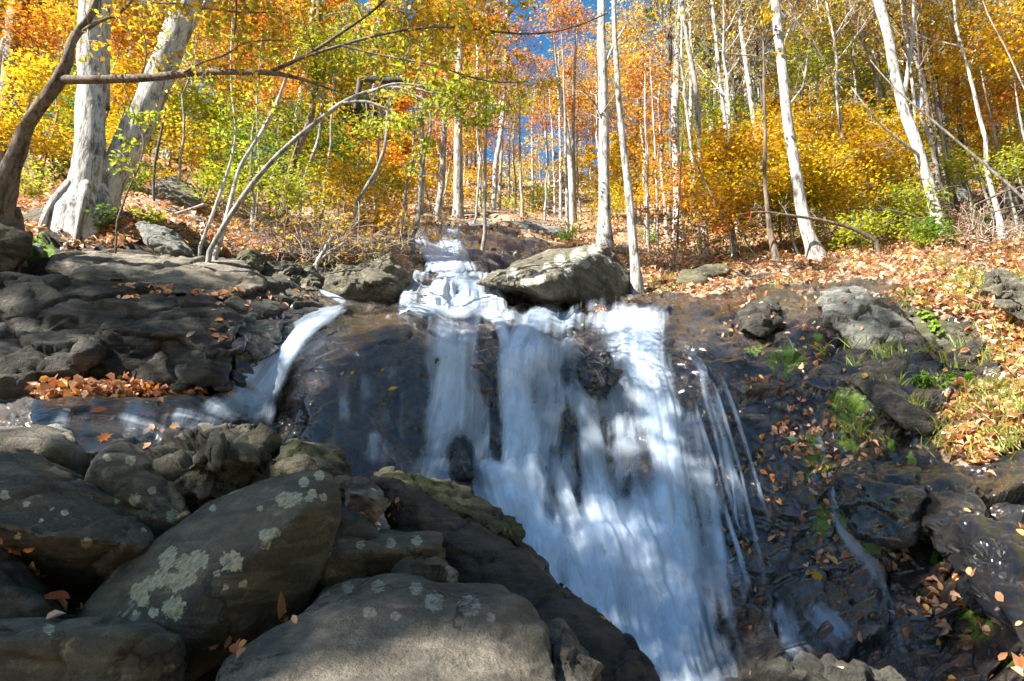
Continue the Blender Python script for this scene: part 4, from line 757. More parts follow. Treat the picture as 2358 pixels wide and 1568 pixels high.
# trunks in the middle and on the right: (base .. top), bark, crown, label
MID = [
 ([(1393, 566, 36), (1392, 500, 29), (1391, 431, 28), (1391, 313, 27), (1389, 196, 24), (1385, 78, 22), (1385, 0, 21)], 15.5, 'bark_white', 3, Oc, 'tall straight white trunk right behind the great triangular boulder'),
 ([(1470, 672, 30), (1466, 640, 24), (1452, 490, 20), (1440, 372, 18), (1428, 274, 15), (1421, 157, 13), (1415, 78, 12), (1413, 0, 11)], None, 'bark_white', 3, Oc, 'smooth slender tree leaning left, foot right of the great boulder'),
 ([(1318, 532, 18), (1315, 392, 14), (1307, 313, 13), (1295, 235, 11), (1283, 176, 10), (1275, 98, 9), (1270, 0, 8)], 24, 'bark_white', 3, Oc, 'forked pale tree left of the tall straight white trunk'),
 ([(1326, 530, 9), (1322, 392, 8), (1320, 313, 9), (1323, 157, 8), (1330, 60, 7), (1338, 0, 6)], 24.5, 'bark_grey', None, Oc, 'thin grey twin stem touching the forked pale tree'),
 ([(1291, 516, 8), (1291, 352, 7), (1287, 235, 6)], 26, 'bark_white', None, Yc, 'thin white stem just left of the forked pale tree'),
 ([(1278, 512, 6), (1277, 430, 6), (1272, 300, 5)], 27, 'bark_white', None, Yc, 'thinnest white stem in the clump left of the forked tree'),
 ([(1131, 524, 20), (1136, 470, 13), (1140, 431, 12), (1140, 372, 13), (1152, 325, 13), (1160, 240, 11), (1166, 120, 9)], 23, 'bark_white', 3, Oc, 'crooked pale tree with swollen elbow above the small cascade'),
 ([(1150, 520, 9), (1151, 440, 8), (1154, 372, 8), (1158, 260, 7)], 23.5, 'bark_grey', None, Oc, 'narrow stem against the crooked pale tree'),
 ([(1105, 508, 10), (1105, 392, 9), (1101, 313, 8), (1100, 150, 7)], 26, 'bark_white', None, Yc, 'slim white stem between the dark stout trunk and the crooked one'),
 ([(1055, 522, 30), (1055, 460, 25), (1055, 392, 24), (1055, 330, 22), (1058, 150, 19), (1062, 60, 16)], 20, 'bark_grey', 0, Rc, 'stoutest dark grey trunk above the head of the cascade'),
 ([(1003, 515, 20), (1010, 470, 15), (1017, 431, 15), (1021, 352, 15), (1028, 150, 13)], 20.5, 'bark_grey', 1, Rc, 'grey trunk curving upward left of the stoutest dark one'),
 ([(966, 503, 20), (969, 431, 16), (972, 352, 14), (970, 150, 12)], 20.5, 'bark_grey', 1, Oc, 'mottled pale trunk left above the cascade head'),
 ([(933, 485, 11), (931, 372, 9), (928, 200, 8)], 23, 'bark_grey', None, Yc, 'slim brown grey trunk left of the mottled one'),
 ([(918, 480, 8), (920, 380, 7), (915, 220, 6)], 24, 'bark_brown', None, Yc, 'thin brown trunk at the left end of the middle row'),
 ([(1227, 503, 7), (1227, 423, 6), (1225, 300, 5)], 30, 'bark_white', None, Yc, 'faint far white stem in yellow leaves left of the clump'),
 ([(1172, 515, 7), (1172, 372, 6), (1170, 250, 5)], 28, 'bark_grey', None, Yc, 'thin stem right of the crooked pale tree'),
 ([(1563, 520, 24), (1560, 440, 21), (1554, 274, 20), (1560, 118, 19), (1569, 0, 17)], 18, 'bark_white', 3, Yc, 'large mottled trunk right of the slender leaning tree'),
 ([(1548, 540, 14), (1546, 440, 13), (1545, 200, 12), (1540, 0, 11)], 19, 'bark_dark', 1, Oc, 'dark trunk close behind the large mottled one'),
 ([(1629, 604, 18), (1625, 560, 13), (1623, 500, 12), (1612, 350, 12), (1603, 200, 12), (1580, 80, 11), (1570, 0, 10)], None, 'bark_grey', 1, YG, 'grey trunk leaning left whose foot stands among dry twigs'),
 ([(1692, 585, 15), (1683, 500, 11), (1672, 300, 10), (1655, 157, 10), (1640, 0, 9)], 14.5, 'bark_white', 1, YG, 'slim pale trunk entering the yellow foliage from below'),
 ([(1756, 560, 16), (1750, 400, 13), (1744, 345, 12), (1733, 255, 13), (1717, 137, 12), (1705, 59, 11), (1701, 0, 10)], 16.5, 'bark_white', 1, YG, 'white curving trunk rising out of the bright yellow foliage'),
 ([(1792, 618, 30), (1786, 590, 20), (1776, 548, 15), (1768, 490, 12), (1760, 400, 10), (1762, 300, 8)], None, 'bark_brown', None, Yc, 'short brown trunk with flared foot left of the stout pale leaning tree'),
 ([(1888, 610, 48), (1880, 590, 38), (1854, 521, 32), (1842, 462, 29), (1827, 353, 27), (1815, 294, 27), (1807, 215, 25), (1795, 98, 24), (1785, 0, 22)], None, 'bark_white', 3, YO, 'stout pale tree leaning left on the right bank, foliage around its middle'),
 ([(2170, 570, 38), (2156, 490, 27), (2136, 411, 25), (2112, 333, 27), (2081, 255, 26), (2058, 157, 25), (2046, 78, 25), (2022, 0, 25)], None, 'bark_white', 0, YO, 'tall rough barked tree leaning left at the far right'),
 ([(2076, 500, 13), (2069, 431, 11), (2058, 353, 11), (2040, 300, 11), (2026, 235, 12), (2018, 160, 12), (1995, 110, 13), (1972, 59, 11), (1948, 8, 9)], 17, 'bark_grey', 1, Yc, 'wavy grey tree bending left behind the tall rough barked one'),
 ([(2204, 450, 28), (2185, 360, 24), (2172, 300, 22), (2160, 235, 20), (2154, 157, 17), (2150, 0, 14)], 19, 'bark_white', 1, YO, 'pale grey trunk just above the square grey rock'),
 ([(2232, 500, 17), (2218, 392, 12), (2210, 274, 12), (2199, 118, 11), (2187, 0, 10)], None, 'bark_dark', 1, YO, 'dark slender trunk right of the square grey rock'),
 ([(2190, 520, 13), (2160, 400, 10), (2140, 270, 9), (2120, 120, 8), (2115, 0, 7)], 15, 'bark_brown', None, YO, 'reddish brown trunk crossing behind the rough barked tree'),
 ([(2285, 400, 14), (2268, 330, 12), (2258, 250, 10), (2258, 100, 9), (2255, 0, 8)], 20, 'bark_grey', 1, YO, 'slender grey trunk with orange leaves near the upper right corner'),
 ([(2318, 395, 10), (2300, 330, 9), (2290, 200, 8), (2285, 40, 7)], 20, 'bark_dark', None, YO, 'dark thin trunk near the right edge above the fallen poles'),
 ([(1515, 600, 7), (1514, 480, 6), (1508, 330, 5)], 15, 'bark_white', None, Oc, 'very thin pale stem right of the slender leaning tree'),
 ([(1495, 630, 6), (1493, 500, 6), (1490, 380, 5)], 14, 'bark_white', None, Oc, 'hair thin pale stem beside the foot of the slender tree'),
 ([(1550, 660, 8), (1552, 600, 7), (1560, 560, 6), (1562, 500, 5)], 12.5, 'bark_brown', None, Oc, 'knee high brown stem in the dead leaves left of the mossy rock'),
 ([(1727, 650, 8), (1722, 620, 8), (1700, 570, 6), (1680, 530, 5)], 11.5, 'bark_brown', None, Oc, 'thin reddish stem leaning left right of the mossy rock'),
 ([(1600, 560, 12), (1595, 460, 11), (1590, 300, 10), (1592, 120, 9)], 20, 'bark_white', 1, YG, 'straight pale trunk behind the foliage edge right of the mottled pair'),
 ([(1462, 500, 9), (1466, 350, 8), (1470, 200, 7)], 24, 'bark_grey', None, Oc, 'thin grey trunk glimpsed behind the slender leaning tree'),
 ([(1640, 300, 14), (1652, 157, 12), (1640, 0, 12)], 32, 'bark_grey', 1, YG, 'grey far trunk seen high between the yellow and dark foliage'),
 ([(1790, 420, 11), (1787, 300, 9), (1780, 176, 9), (1784, 60, 8)], 22, 'bark_grey', None, Yc, 'straight grey pole of a trunk left of the stout leaning tree'),
]
for i, (pts, D_, bk, cr_, cc_, lab) in enumerate(MID):
    lim = []
    if i == 22: lim = [[(1800, 165, 6, 13.2), (1783, 153, 6, 13), (1744, 129, 5, 12.9), (1690, 125, 3, 12.8)], [(1812, 250, 7, 13.2), (1850, 200, 6, 13), (1860, 130, 4, 13)], [(1798, 120, 6, 13.3), (1820, 60, 5, 13.3), (1860, 20, 4, 13.3)]]
    if i == 23: lim = [[(2078, 240, 12, 13), (2087, 190, 11, 13), (2101, 78, 9, 13), (2106, -20, 8, 13)], [(2120, 360, 8, 12.5), (2080, 330, 7, 12.3), (2030, 290, 5, 12.2), (1990, 240, 4, 12), (1960, 200, 3, 12)]]
    if i == 0: lim = [[(1390, 160, 8, 15.5), (1410, 110, 6, 15.4), (1440, 60, 4, 15.3)], [(1392, 300, 6, 15.5), (1372, 240, 5, 15.3), (1345, 210, 3, 15)]]
    traced('tree', lab, pts, D_, bk, lim, seed=20+i, seg=12 if pts[0][2] > 15 else 7, ext=5.5 if cr_ is not None else 2.5, crown=cr_, ccol=cc_, cscale=.55, tw=5 if cr_ is None or lim else 0, twL=1.0, nleaf=160 if cr_ is None else 0, lsize=.09, lcol=cc_, n=30)
for (lab, pts, D_) in [('long bare pole leaning from the right edge up to the left', [(2380, 478, 8), (2358, 458, 8), (2297, 403, 7), (2199, 321, 6), (2130, 262, 5), (2081, 223, 5), (2034, 176, 4), (2003, 137, 3)], 9.5),
    ('thin curved pale stem in the upper right corner', [(2385, 260, 4), (2355, 196, 4), (2316, 110, 4), (2277, 39, 3), (2255, -20, 3)], 9),
    ('fallen branch with side twigs lying across the yellow foliage on the right', [(2030, 562, 12), (2026, 558, 11), (1964, 525, 10), (1885, 505, 8), (1807, 494, 7), (1748, 486, 5), (1700, 495, 3)], 11.5),
    ('thin fallen branch arching right of the first fallen branch', [(2140, 530, 7), (2132, 505, 6), (2062, 486, 6), (1983, 478, 5), (1885, 494, 4), (1840, 505, 3)], 12.5),
    ('grey fallen pole lying on the slope at the right edge', [(2238, 475, 5), (2316, 440, 5), (2400, 420, 6)], 12),
    ('second fallen pole below the grey one at the right edge', [(2250, 500, 3), (2320, 478, 4), (2400, 466, 5)], 11)]:
    traced('fallen_branch', lab, pts, D_, 'bark_grey' if 'pale' in lab or 'bare pole' in lab else 'bark_brown', seed=len(lab), seg=7, ext=0, flare=False, tw=5 if 'fallen branch' in lab else 0, twL=.5, n=24, cat='branch')
# --- young trees and foliage masses: own stem, flat sprays of leaves
def young(u, v, ru, rv, color, D, n=1500, size=.085, label='', group=None, seed=0):
    rng = np.random.default_rng(seed+900); c = P(u, v, D); s = D/FL; rx, rz = ru*s, rv*s; ry = min(rx, 1.6)
    # foot: straight below the middle, on the ground
    vb = v; 
    for vb in np.arange(v, 760, 4.0):
        if ground_D(u, vb) <= D: break
    g = surf(u, vb); base_ = np.array([c[0]+rng.normal()*.2*rx, g[1], g[2]-.1])
    top = c+np.array([0, 0, rz*.85]); o = empty('young_tree', base_, label, 'tree', group); a = MB(); b = MB()
    k = np.linspace(0, 1, 12)[:, None]; path = base_+(top-base_)*k+np.sin(k*3.1)*rng.normal(size=3)*.15*rx+fbm((base_+(top-base_)*k)*1.5, 2, seed)[:, None]*.06*np.array([1, 1, 0])
    H = np.linalg.norm(top-base_); rad = np.linspace(.012+.006*H, .006, 12); a.tube(path-base_, rad, 6, 0, .1, seed)
    ns = max(10, int(n/70)); L = []; 
    for i in range(ns):
        d = rng.normal(size=3); d /= np.linalg.norm(d); d *= rng.uniform(.1, 1)**.5*rng.choice([1, 1.25]); q = c+d*np.array([rx, ry, rz])
        zz = q[2]-.25*abs(d[0])*rx-.1; j = int(np.argmin(np.abs(path[:, 2]-zz))); st = path[j]; m = (st+q)/2+np.array([0, 0, .08]); br = smooth_path(np.array([st, m, q]), 7)
        b.tube(br-base_, np.linspace(max(.006, rad[j]*.4), .003, 7), 3, 0)
        nn = max(1, int(n/ns)); R = min(.8*max(rx, .4), .5+.4*rng.random()); ax = (q-st); ax[2] = 0; ax /= np.linalg.norm(ax)+1e-6
        th = rng.uniform(0, 6.28, nn); rr_ = np.sqrt(rng.random(nn))*R; off = np.stack([np.cos(th)*rr_, np.sin(th)*rr_, rng.normal(size=nn)*.09-.12*(rr_/R)**2], 1); tilt = rng.normal()*.3
        off[:, 2] += off[:, 0]*tilt; L.append(q-base_+off-ax*R*.3)
        for _ in range(3):
            e = q+np.array([rng.normal()*R*.5, rng.normal()*R*.5, -.03]); b.tube(np.array([br[4]-base_, (br[4]+e)/2-base_+[0, 0, .03], e-base_]), [.004, .003, .002], 3, 0)
    b.leaves(np.concatenate(L), size, rng, .62, 1)
    a.done('trunk', [MAT['bark_grey']], o); b.done('crown', [MAT['twig'], MAT['leaf']], o, color=color)
    return o
names = {Yc: 'yellow', YO: 'golden orange', Oc: 'orange', YG: 'yellow green', Gc: 'green', DG: 'dark green', Rc: 'reddish', Bc: 'brown'}
YT = [
 (60, 60, 110, 70, Oc, 12, 'high over the far left edge'), (90, 190, 90, 70, Yc, 11, 'behind the twisted tree'), (30, 300, 80, 70, Yc, 12, 'low at the left edge behind the twisted tree'), (130, 330, 70, 60, Yc, 12.5, 'between the twisted tree and the upright white tree'),
 (300, 60, 90, 90, Oc, 14, 'between the two thick white trees at the top'), (290, 200, 70, 80, YO, 14, 'in the gap between the two thick white trees'), (275, 310, 60, 60, Yc, 14.5, 'low in the gap between the two thick white trees'),
 (440, 240, 90, 70, YG, 15, 'right of the leaning white tree at mid height'), (440, 340, 100, 60, Yc, 14, 'right of the leaning white tree, low'), (530, 110, 110, 90, Oc, 15, 'above the long bare limb, left part'), (470, 40, 90, 60, YO, 13, 'top, beside the head of the leaning white tree'),
 (620, 50, 110, 70, Oc, 12.5, 'at the top above the end of the bare limb'), (620, 220, 100, 70, Oc, 18, 'below the bare limb near its end'), (520, 280, 90, 70, YG, 15, 'behind the bent pale sapling'), (590, 370, 100, 60, Gc, 14, 'behind the pale saplings, low'),
 (660, 300, 90, 80, YG, 16, 'left of the brown leaning tree'), (700, 420, 100, 55, YG, 12, 'low over the tangle of twigs'), (810, 430, 100, 55, Yc, 11.5, 'over the twigs left of the upper cascade'), (870, 500, 80, 35, YO, 11, 'drooping beside the head of the upper cascade'),
 (780, 330, 90, 80, Gc, 15, 'right of the brown leaning tree'), (840, 240, 80, 60, DG, 14, 'behind the crooked dead stem'), (760, 110, 120, 80, YG, 12.5, 'top left of centre among the dark branches'), (900, 90, 120, 80, YG, 13, 'top centre left among the dark branches'),
 (1010, 40, 110, 60, YO, 12.5, 'at the top edge left of the blue sky gap'), (1110, 50, 90, 50, Oc, 13, 'at the top edge nearest the blue sky gap'), (950, 170, 110, 60, Oc, 15, 'above the crooked dead stem'), (1080, 210, 110, 60, Rc, 18, 'over the stoutest dark trunk'),
 (990, 290, 120, 50, Rc, 22, 'across the tops of the middle row trunks'), (900, 330, 90, 70, Yc, 21, 'left of the middle row of trunks'), (960, 410, 90, 60, Yc, 27, 'behind the mottled pale trunk'), (1080, 420, 80, 60, YO, 30, 'behind the stoutest dark trunk'),
 (1190, 420, 80, 60, Yc, 32, 'right of the crooked pale tree'), (1240, 360, 90, 60, YO, 33, 'left of the white stem clump, high'), (1230, 460, 80, 40, YG, 30, 'left of the white stem clump, low'), (1120, 330, 90, 50, Oc, 28, 'above the crooked pale tree'),
 (1330, 260, 70, 80, Oc, 25, 'under the blue sky, left of the tall straight trunk'), (1250, 260, 80, 50, Oc, 28, 'right under the blue sky gap'), (1350, 400, 60, 70, Yc, 26, 'between the forked tree and the tall straight trunk'), (1200, 500, 60, 20, YO, 27, 'low bush on the crest left of the flat slab'),
 (1480, 170, 90, 70, Oc, 17, 'right of the slender tree, high'), (1510, 290, 80, 80, Oc, 20, 'right of the slender tree at mid height'), (1450, 330, 60, 70, YO, 24, 'behind the slender leaning tree'), (1510, 420, 90, 60, YO, 19, 'in front of the large mottled trunk'), (1440, 460, 70, 50, YG, 24, 'behind the foot of the slender tree'),
 (1610, 80, 90, 80, DG, 30, 'top, behind the mottled pair'), (1700, 200, 100, 90, DG, 28, 'behind the white curving trunk'), (1730, 60, 90, 70, YG, 25, 'top, left of the stout leaning tree'),
 (1660, 370, 80, 55, YO, 13.5, 'at the left end of the bright mass'), (1720, 430, 100, 60, Yc, 13.2, 'in the left half of the bright mass'), (1760, 340, 90, 45, YO, 14, 'on the upper left of the bright mass'), (1830, 400, 90, 60, Yc, 12.8, 'in front of the stout leaning tree'), (1900, 450, 100, 55, Yc, 13, 'in the right half of the bright mass, low'),
 (1940, 370, 100, 65, YO, 14, 'in the right half of the bright mass, high'), (1660, 480, 80, 40, YO, 13, 'low at the left end of the bright mass'), (1880, 270, 100, 70, Yc, 16, 'right of the stout leaning tree at mid height'), (1870, 150, 100, 80, YG, 17, 'right of the stout leaning tree, high'), (1920, 50, 90, 60, Yc, 18, 'top, between the stout tree and the wavy one'),
 (2000, 210, 80, 80, YG, 18, 'around the wavy grey tree'), (2020, 400, 80, 70, Yc, 14.5, 'left of the rough barked tree, low'), (2090, 470, 70, 40, YG, 13, 'bushy clump left of the rough barked foot'), (2120, 180, 80, 90, Yc, 16, 'right of the rough barked tree, high'),
 (2120, 50, 100, 60, Yc, 15.5, 'top, beyond the rough barked tree'), (2240, 60, 100, 70, YO, 14, 'top right, left of the corner'), (2340, 80, 90, 80, YO, 13, 'in the top right corner'), (2210, 230, 90, 80, YO, 16, 'between the rough barked tree and the slender grey one'), (2320, 230, 80, 70, Oc, 15, 'at the right edge, upper part'),
 (2150, 330, 60, 70, YG, 17, 'above the square grey rock'), (2280, 330, 80, 45, Yc, 16, 'above the fallen poles'), (2330, 370, 60, 30, YG, 13, 'at the right edge over the long bare pole'), (1590, 420, 70, 70, Oc, 16, 'between the mottled pair and the bright mass'), (1600, 250, 70, 80, YG, 21, 'above the left end of the bright mass'), (1700, 280, 90, 60, YG, 19, 'behind the top of the bright mass'), (1800, 480, 90, 45, YG, 13.5, 'green yellow underside of the bright mass'),
 (1960, 280, 80, 60, YO, 16, 'upper right shoulder of the bright mass'), (2060, 300, 60, 60, Yc, 15, 'directly left of the rough barked tree at mid height'), (2220, 140, 90, 60, Yc, 17, 'upper right, behind the slender grey trunk'), (2200, 400, 60, 50, YG, 15, 'around the square grey rock'), (2310, 150, 80, 60, YO, 16, 'right edge below the corner'),
 (1290, 40, 80, 60, Oc, 19, 'airy crown at the top edge of the blue sky gap'), (1190, 110, 60, 50, Oc, 21, 'thin airy crown over the blue sky gap'), (1250, 200, 60, 40, YO, 24, 'small airy crown low in the blue sky gap'), (1450, 60, 70, 60, YO, 20, 'airy crown right of the tall straight white trunk'), 
 (1390, 480, 60, 35, Yc, 20, 'at the foot of the tall straight trunk, behind'), (1150, 480, 80, 30, YG, 25, 'low bush behind the crooked pale tree'), (1020, 480, 70, 25, Yc, 24, 'low bush between the grey trunks'), (1060, 300, 90, 60, Yc, 26, 'high behind the stoutest dark trunk'), (1170, 230, 80, 50, YG, 24, 'left below the blue sky gap'),
 (180, 420, 80, 40, Gc, 13, 'low behind the upright white tree'), (60, 420, 80, 40, YG, 11, 'low behind the twisted tree'), (400, 130, 80, 80, Yc, 16, 'behind the top of the leaning white tree'), (700, 180, 80, 60, Oc, 17, 'behind the brown leaning tree, high'), (720, 330, 70, 60, Yc, 17, 'directly behind the brown leaning tree'), (520, 420, 80, 40, YG, 12.5, 'low between the saplings'), (880, 410, 70, 50, YG, 16, 'low left of the grey trunks'),
 (380, 420, 60, 40, Yc, 14, 'low right of the leaning white tree'), (150, 60, 80, 60, Yc, 15, 'top left behind the upright white tree'), (1980, 520, 60, 25, YG, 12, 'small clump behind the fallen branch'), (2150, 530, 50, 25, Gc, 11, 'small bushy clump right of the fallen branch'),
]
for i, (u, v, ru, rv, c_, D_, lab) in enumerate(YT):
    bright = 1600 < u < 2120 and v > 300
    n_ = int(np.clip(ru*rv*(.55 if bright else .25), 500, 4600)); sz = .058+.0021*D_
    if bright: ru, rv = ru*1.15, rv*1.15
    young(u, v, ru, rv, c_, D_, n_, sz, ('young tree with %s leaves, ' % names[c_])+lab, None, i)
# --- wood beyond: copies of the prototypes
rng = np.random.default_rng(77); n_far = 0
poleP = [make_proto(proto_tall(s, 13, .075, 900, .35, size=.13), bk) for s, bk in ((31, 'bark_white'), (32, 'bark_grey'), (33, 'bark_white'), (34, 'bark_dark'))]
def far(u, D, kind, color, sc, label, group):
    v = 300
    for v in np.arange(vtop(u)+2, 640, 3.0):
        if ground_D(u, v) <= D: break
    g = gnd(u, v); me = (poleP if kind >= 20 else tallP if kind < 10 else lowP)[kind % 10 % (3 if 10 <= kind < 20 else 4)]
    plant(me, g-np.array([0, 0, .15]), rng.uniform(0, 6.28), sc, color, 'pole_tree' if kind >= 20 else 'small_tree' if kind >= 10 else 'tree', label, group)['category'] = 'young tree' if kind >= 20 else 'small tree' if kind >= 10 else 'tree'
for i in range(88):
    u = rng.uniform(-300, 2650); D = rng.uniform(24, 75)
    if 1090 < u < 1500: D = rng.uniform(30, 60)
    gap = 1130 < u < 1480
    col_ = [(Yc, YO, Oc, YG), (Yc, Oc, Oc, YO), (DG, YG, Yc, YO), (Yc, YO, YG, DG)][0 if u < 700 else 1 if u < 1300 else 2 if u < 1800 else 3][rng.integers(0, 4)]
    if gap: far(u, D, 3, Oc, (.55, .5), 'distant slender tree, almost bare, on the crest under the blue sky', 'bare distant trees below the sky gap')
    else: far(u, D, int(rng.integers(0, 4)), col_, (rng.uniform(.8, 1.1), rng.uniform(.75, 1.05)), 'distant tree of the wood on the ' + ('left' if u < 900 else 'right' if u > 1500 else 'middle') + ' hillside, %s leaves' % names[col_], 'distant trees with %s leaves, %s hillside' % (names[col_], 'left' if u < 900 else 'right' if u > 1500 else 'middle'))
for i in range(120):
    u = rng.uniform(-150, 2500) if i % 3 else rng.uniform(900, 1800)
    if 1110 < u < 1330: continue; D = rng.uniform(15, 48) if not 850 < u < 1450 else rng.uniform(24, 48)
    col_ = (Yc, YO, Oc, YG)[rng.integers(0, 4)]
    far(u, D, 20+int(rng.integers(0, 4)), col_, (rng.uniform(.7, 1.5), rng.uniform(.7, 1.15)), 'slim straight pole tree on the ' + ('left' if u < 900 else 'right' if u > 1500 else 'middle') + ' slope, few %s leaves' % names[col_], 'slim pole trees with few %s leaves, %s slope' % (names[col_], 'left' if u < 900 else 'right' if u > 1500 else 'middle'))
for i in range(34):
    u = rng.uniform(1480, 2400); D = rng.uniform(13, 22); col_ = (Yc, YO)[i % 2]
    far(u, D, 20+(3 if i % 3 == 0 else int(rng.integers(0, 3))), col_, (rng.uniform(.5, .9), rng.uniform(.8, 1.15)), 'slim straight pole tree on the right slope, few %s leaves' % names[col_], 'slim pole trees with few %s leaves, right slope' % names[col_])
for i in range(104):
    u = rng.uniform(-250, 2600); D = rng.uniform(18, 55); 
    if 900 < u < 1450: D = rng.uniform(32, 70)
    col_ = [(Yc, YG, Gc, YO), (Yc, YO, Yc, Oc), (YO, YG, Yc, Oc), (Yc, YO, YG, Gc)][0 if u < 850 else 1 if u < 1400 else 2 if u < 1700 else 3][rng.integers(0, 4)]
    s_ = rng.uniform(.6, 1.0) if not 1100 < u < 1500 else rng.uniform(.5, .75)
    far(u, D, 10+int(rng.integers(0, 3)), col_, (s_*1.1, s_), 'low bushy understorey tree on the ' + ('left' if u < 900 else 'right' if u > 1500 else 'middle') + ' slope, %s leaves' % names[col_], 'understorey trees with %s leaves, %s slope' % (names[col_], 'left' if u < 900 else 'right' if u > 1500 else 'middle'))
# ------------------------------------------------------------------ water
def water_sheet(left, right, v0, v1, ns, nt, lift, dens_fn, name_rng=0, bulge=.0):
    """sheet of running water lying on the rock; s across, t down the flow"""
    t = np.linspace(0, 1, nt)[:, None]; s = np.linspace(0, 1, ns)[None]
    V = v0+(v1-v0)*t+0*s; ul = interp_poly(V, [(b, a) for a, b in left]); ur = interp_poly(V, [(b, a) for a, b in right]); U = ul+(ur-ul)*s
    p = gnd(U, V); q = p.reshape(-1, 3)
    sp = np.stack([(s+0*t).ravel()*9, (t+0*s).ravel()*3, np.full(U.size, name_rng)], 1)
    off = lift*(.75+.6*fbm(sp, 3, 3+name_rng))+bulge*fbm(sp*np.array([3.2, .8, 1]), 2, 8)
    st = fbm(np.stack([q[:, 0]*1.0, q[:, 2]*5, q[:, 1]*1.0], 1), 2, 21); off = off+lift*.25*st
    q = q+np.maximum(off, .02)[:, None]*np.array([0, -.8, .6])
    d = dens_fn(U, V, s+0*t, t+0*s)
    fl = np.stack([(U.mean(0)[None]+0*V).ravel()/200+ (s+0*t).ravel()*0, (t*np.abs(v1-v0)/200+0*s).ravel(), np.full(U.size, name_rng*3.7)], 1)
    return q, d.ravel(), fl, (nt, ns)
def rock_hit(u, v, r=6):
    best = None
    for (o, co, no), (uu, vv) in zip(ROCKS, RUV):
        k = np.nonzero((np.abs(uu-u) < r) & (np.abs(vv-v) < r))[0]
        if len(k):
            j = k[np.argmin(co[k][:, 1])]
            if best is None or co[j, 1] < best[0][1]: best = (co[j], no[j])
    return best
RUV = [UV(co) for o, co, no in ROCKS]
def ribbon(pts, dens, idn, lift=.09, ns=11, nt=None, arch=.04, over=False):
    a = np.array(pts, float); L = np.hypot(np.diff(a[:, 0]), np.diff(a[:, 1])).sum(); nt = nt or max(8, int(L/9)); r = smooth_path(np.concatenate([a[:, :2], np.zeros((len(a), 1)), a[:, 2:3]], 1), nt); r = r[:, [0, 1, 3]]
    tg = np.gradient(r[:, :2], axis=0); tg /= np.linalg.norm(tg, axis=1)[:, None]+1e-9; nrm = np.stack([-tg[:, 1], tg[:, 0]], 1)
    s = np.linspace(-1, 1, ns)[None]; U = r[:, 0:1]+nrm[:, 0:1]*r[:, 2:3]/2*s; V = r[:, 1:2]+nrm[:, 1:2]*r[:, 2:3]/2*s
    q = gnd(U, V).reshape(-1, 3)+((lift+arch*(1-s**2))+0*U).reshape(-1, 1)*np.array([0, -.8, .6])
    if over:
        Dc = np.array([min(float(gnd(a_, b_)[1]), (rock_hit(a_, b_) or (np.array([0, 99., 0]),))[0][1]) for a_, b_ in r[:, :2]])
        for _ in range(3): Dc[1:-1] = np.minimum(Dc[1:-1], Dc[1:-1]*.4+(Dc[:-2]+Dc[2:])*.3)
        q = (P(U, V, Dc[:, None]+0*U)+((lift+arch*(1-s**2))+0*U)[..., None]*np.array([0, -.8, .6])).reshape(-1, 3)
    t = np.linspace(0, 1, nt)[:, None]; e = (1-s**2)**1.3*1.12*np.clip(np.minimum(t*6+.1, (1-t)*2.6), 0, 1)
    fl = np.stack([(s*r[:, 2:3]/400+idn*1.7+0*t).ravel(), (t*L/200+0*s).ravel(), np.full(U.size, idn*2.3)], 1)
    return q, (dens*e).ravel(), fl, (nt, ns)
def water_obj(parts, name, label, cat='waterfall', kind=None):
    Vs, Qs, Ds, Fs, n = [], [], [], [], 0
    for q, d, fl, (nt, ns) in parts:
        i = (np.arange(nt-1)[:, None]*ns+np.arange(ns-1)).ravel()+n; Qs.append(np.stack([i, i+ns, i+ns+1, i+1], 1)); Vs.append(q); Ds.append(d); Fs.append(fl); n += len(q)
    o = build(name, np.concatenate(Vs), np.concatenate(Qs), MAT['silky_water'], attrs={'dens': ('FLOAT', np.concatenate(Ds)), 'flow': ('FLOAT_VECTOR', np.concatenate(Fs))})
    return tag(o, label, cat, None, kind)
def bl(U, V, u, v, ru, rv): return np.exp(-(((U-u)/ru)**2+((V-v)/rv)**2))
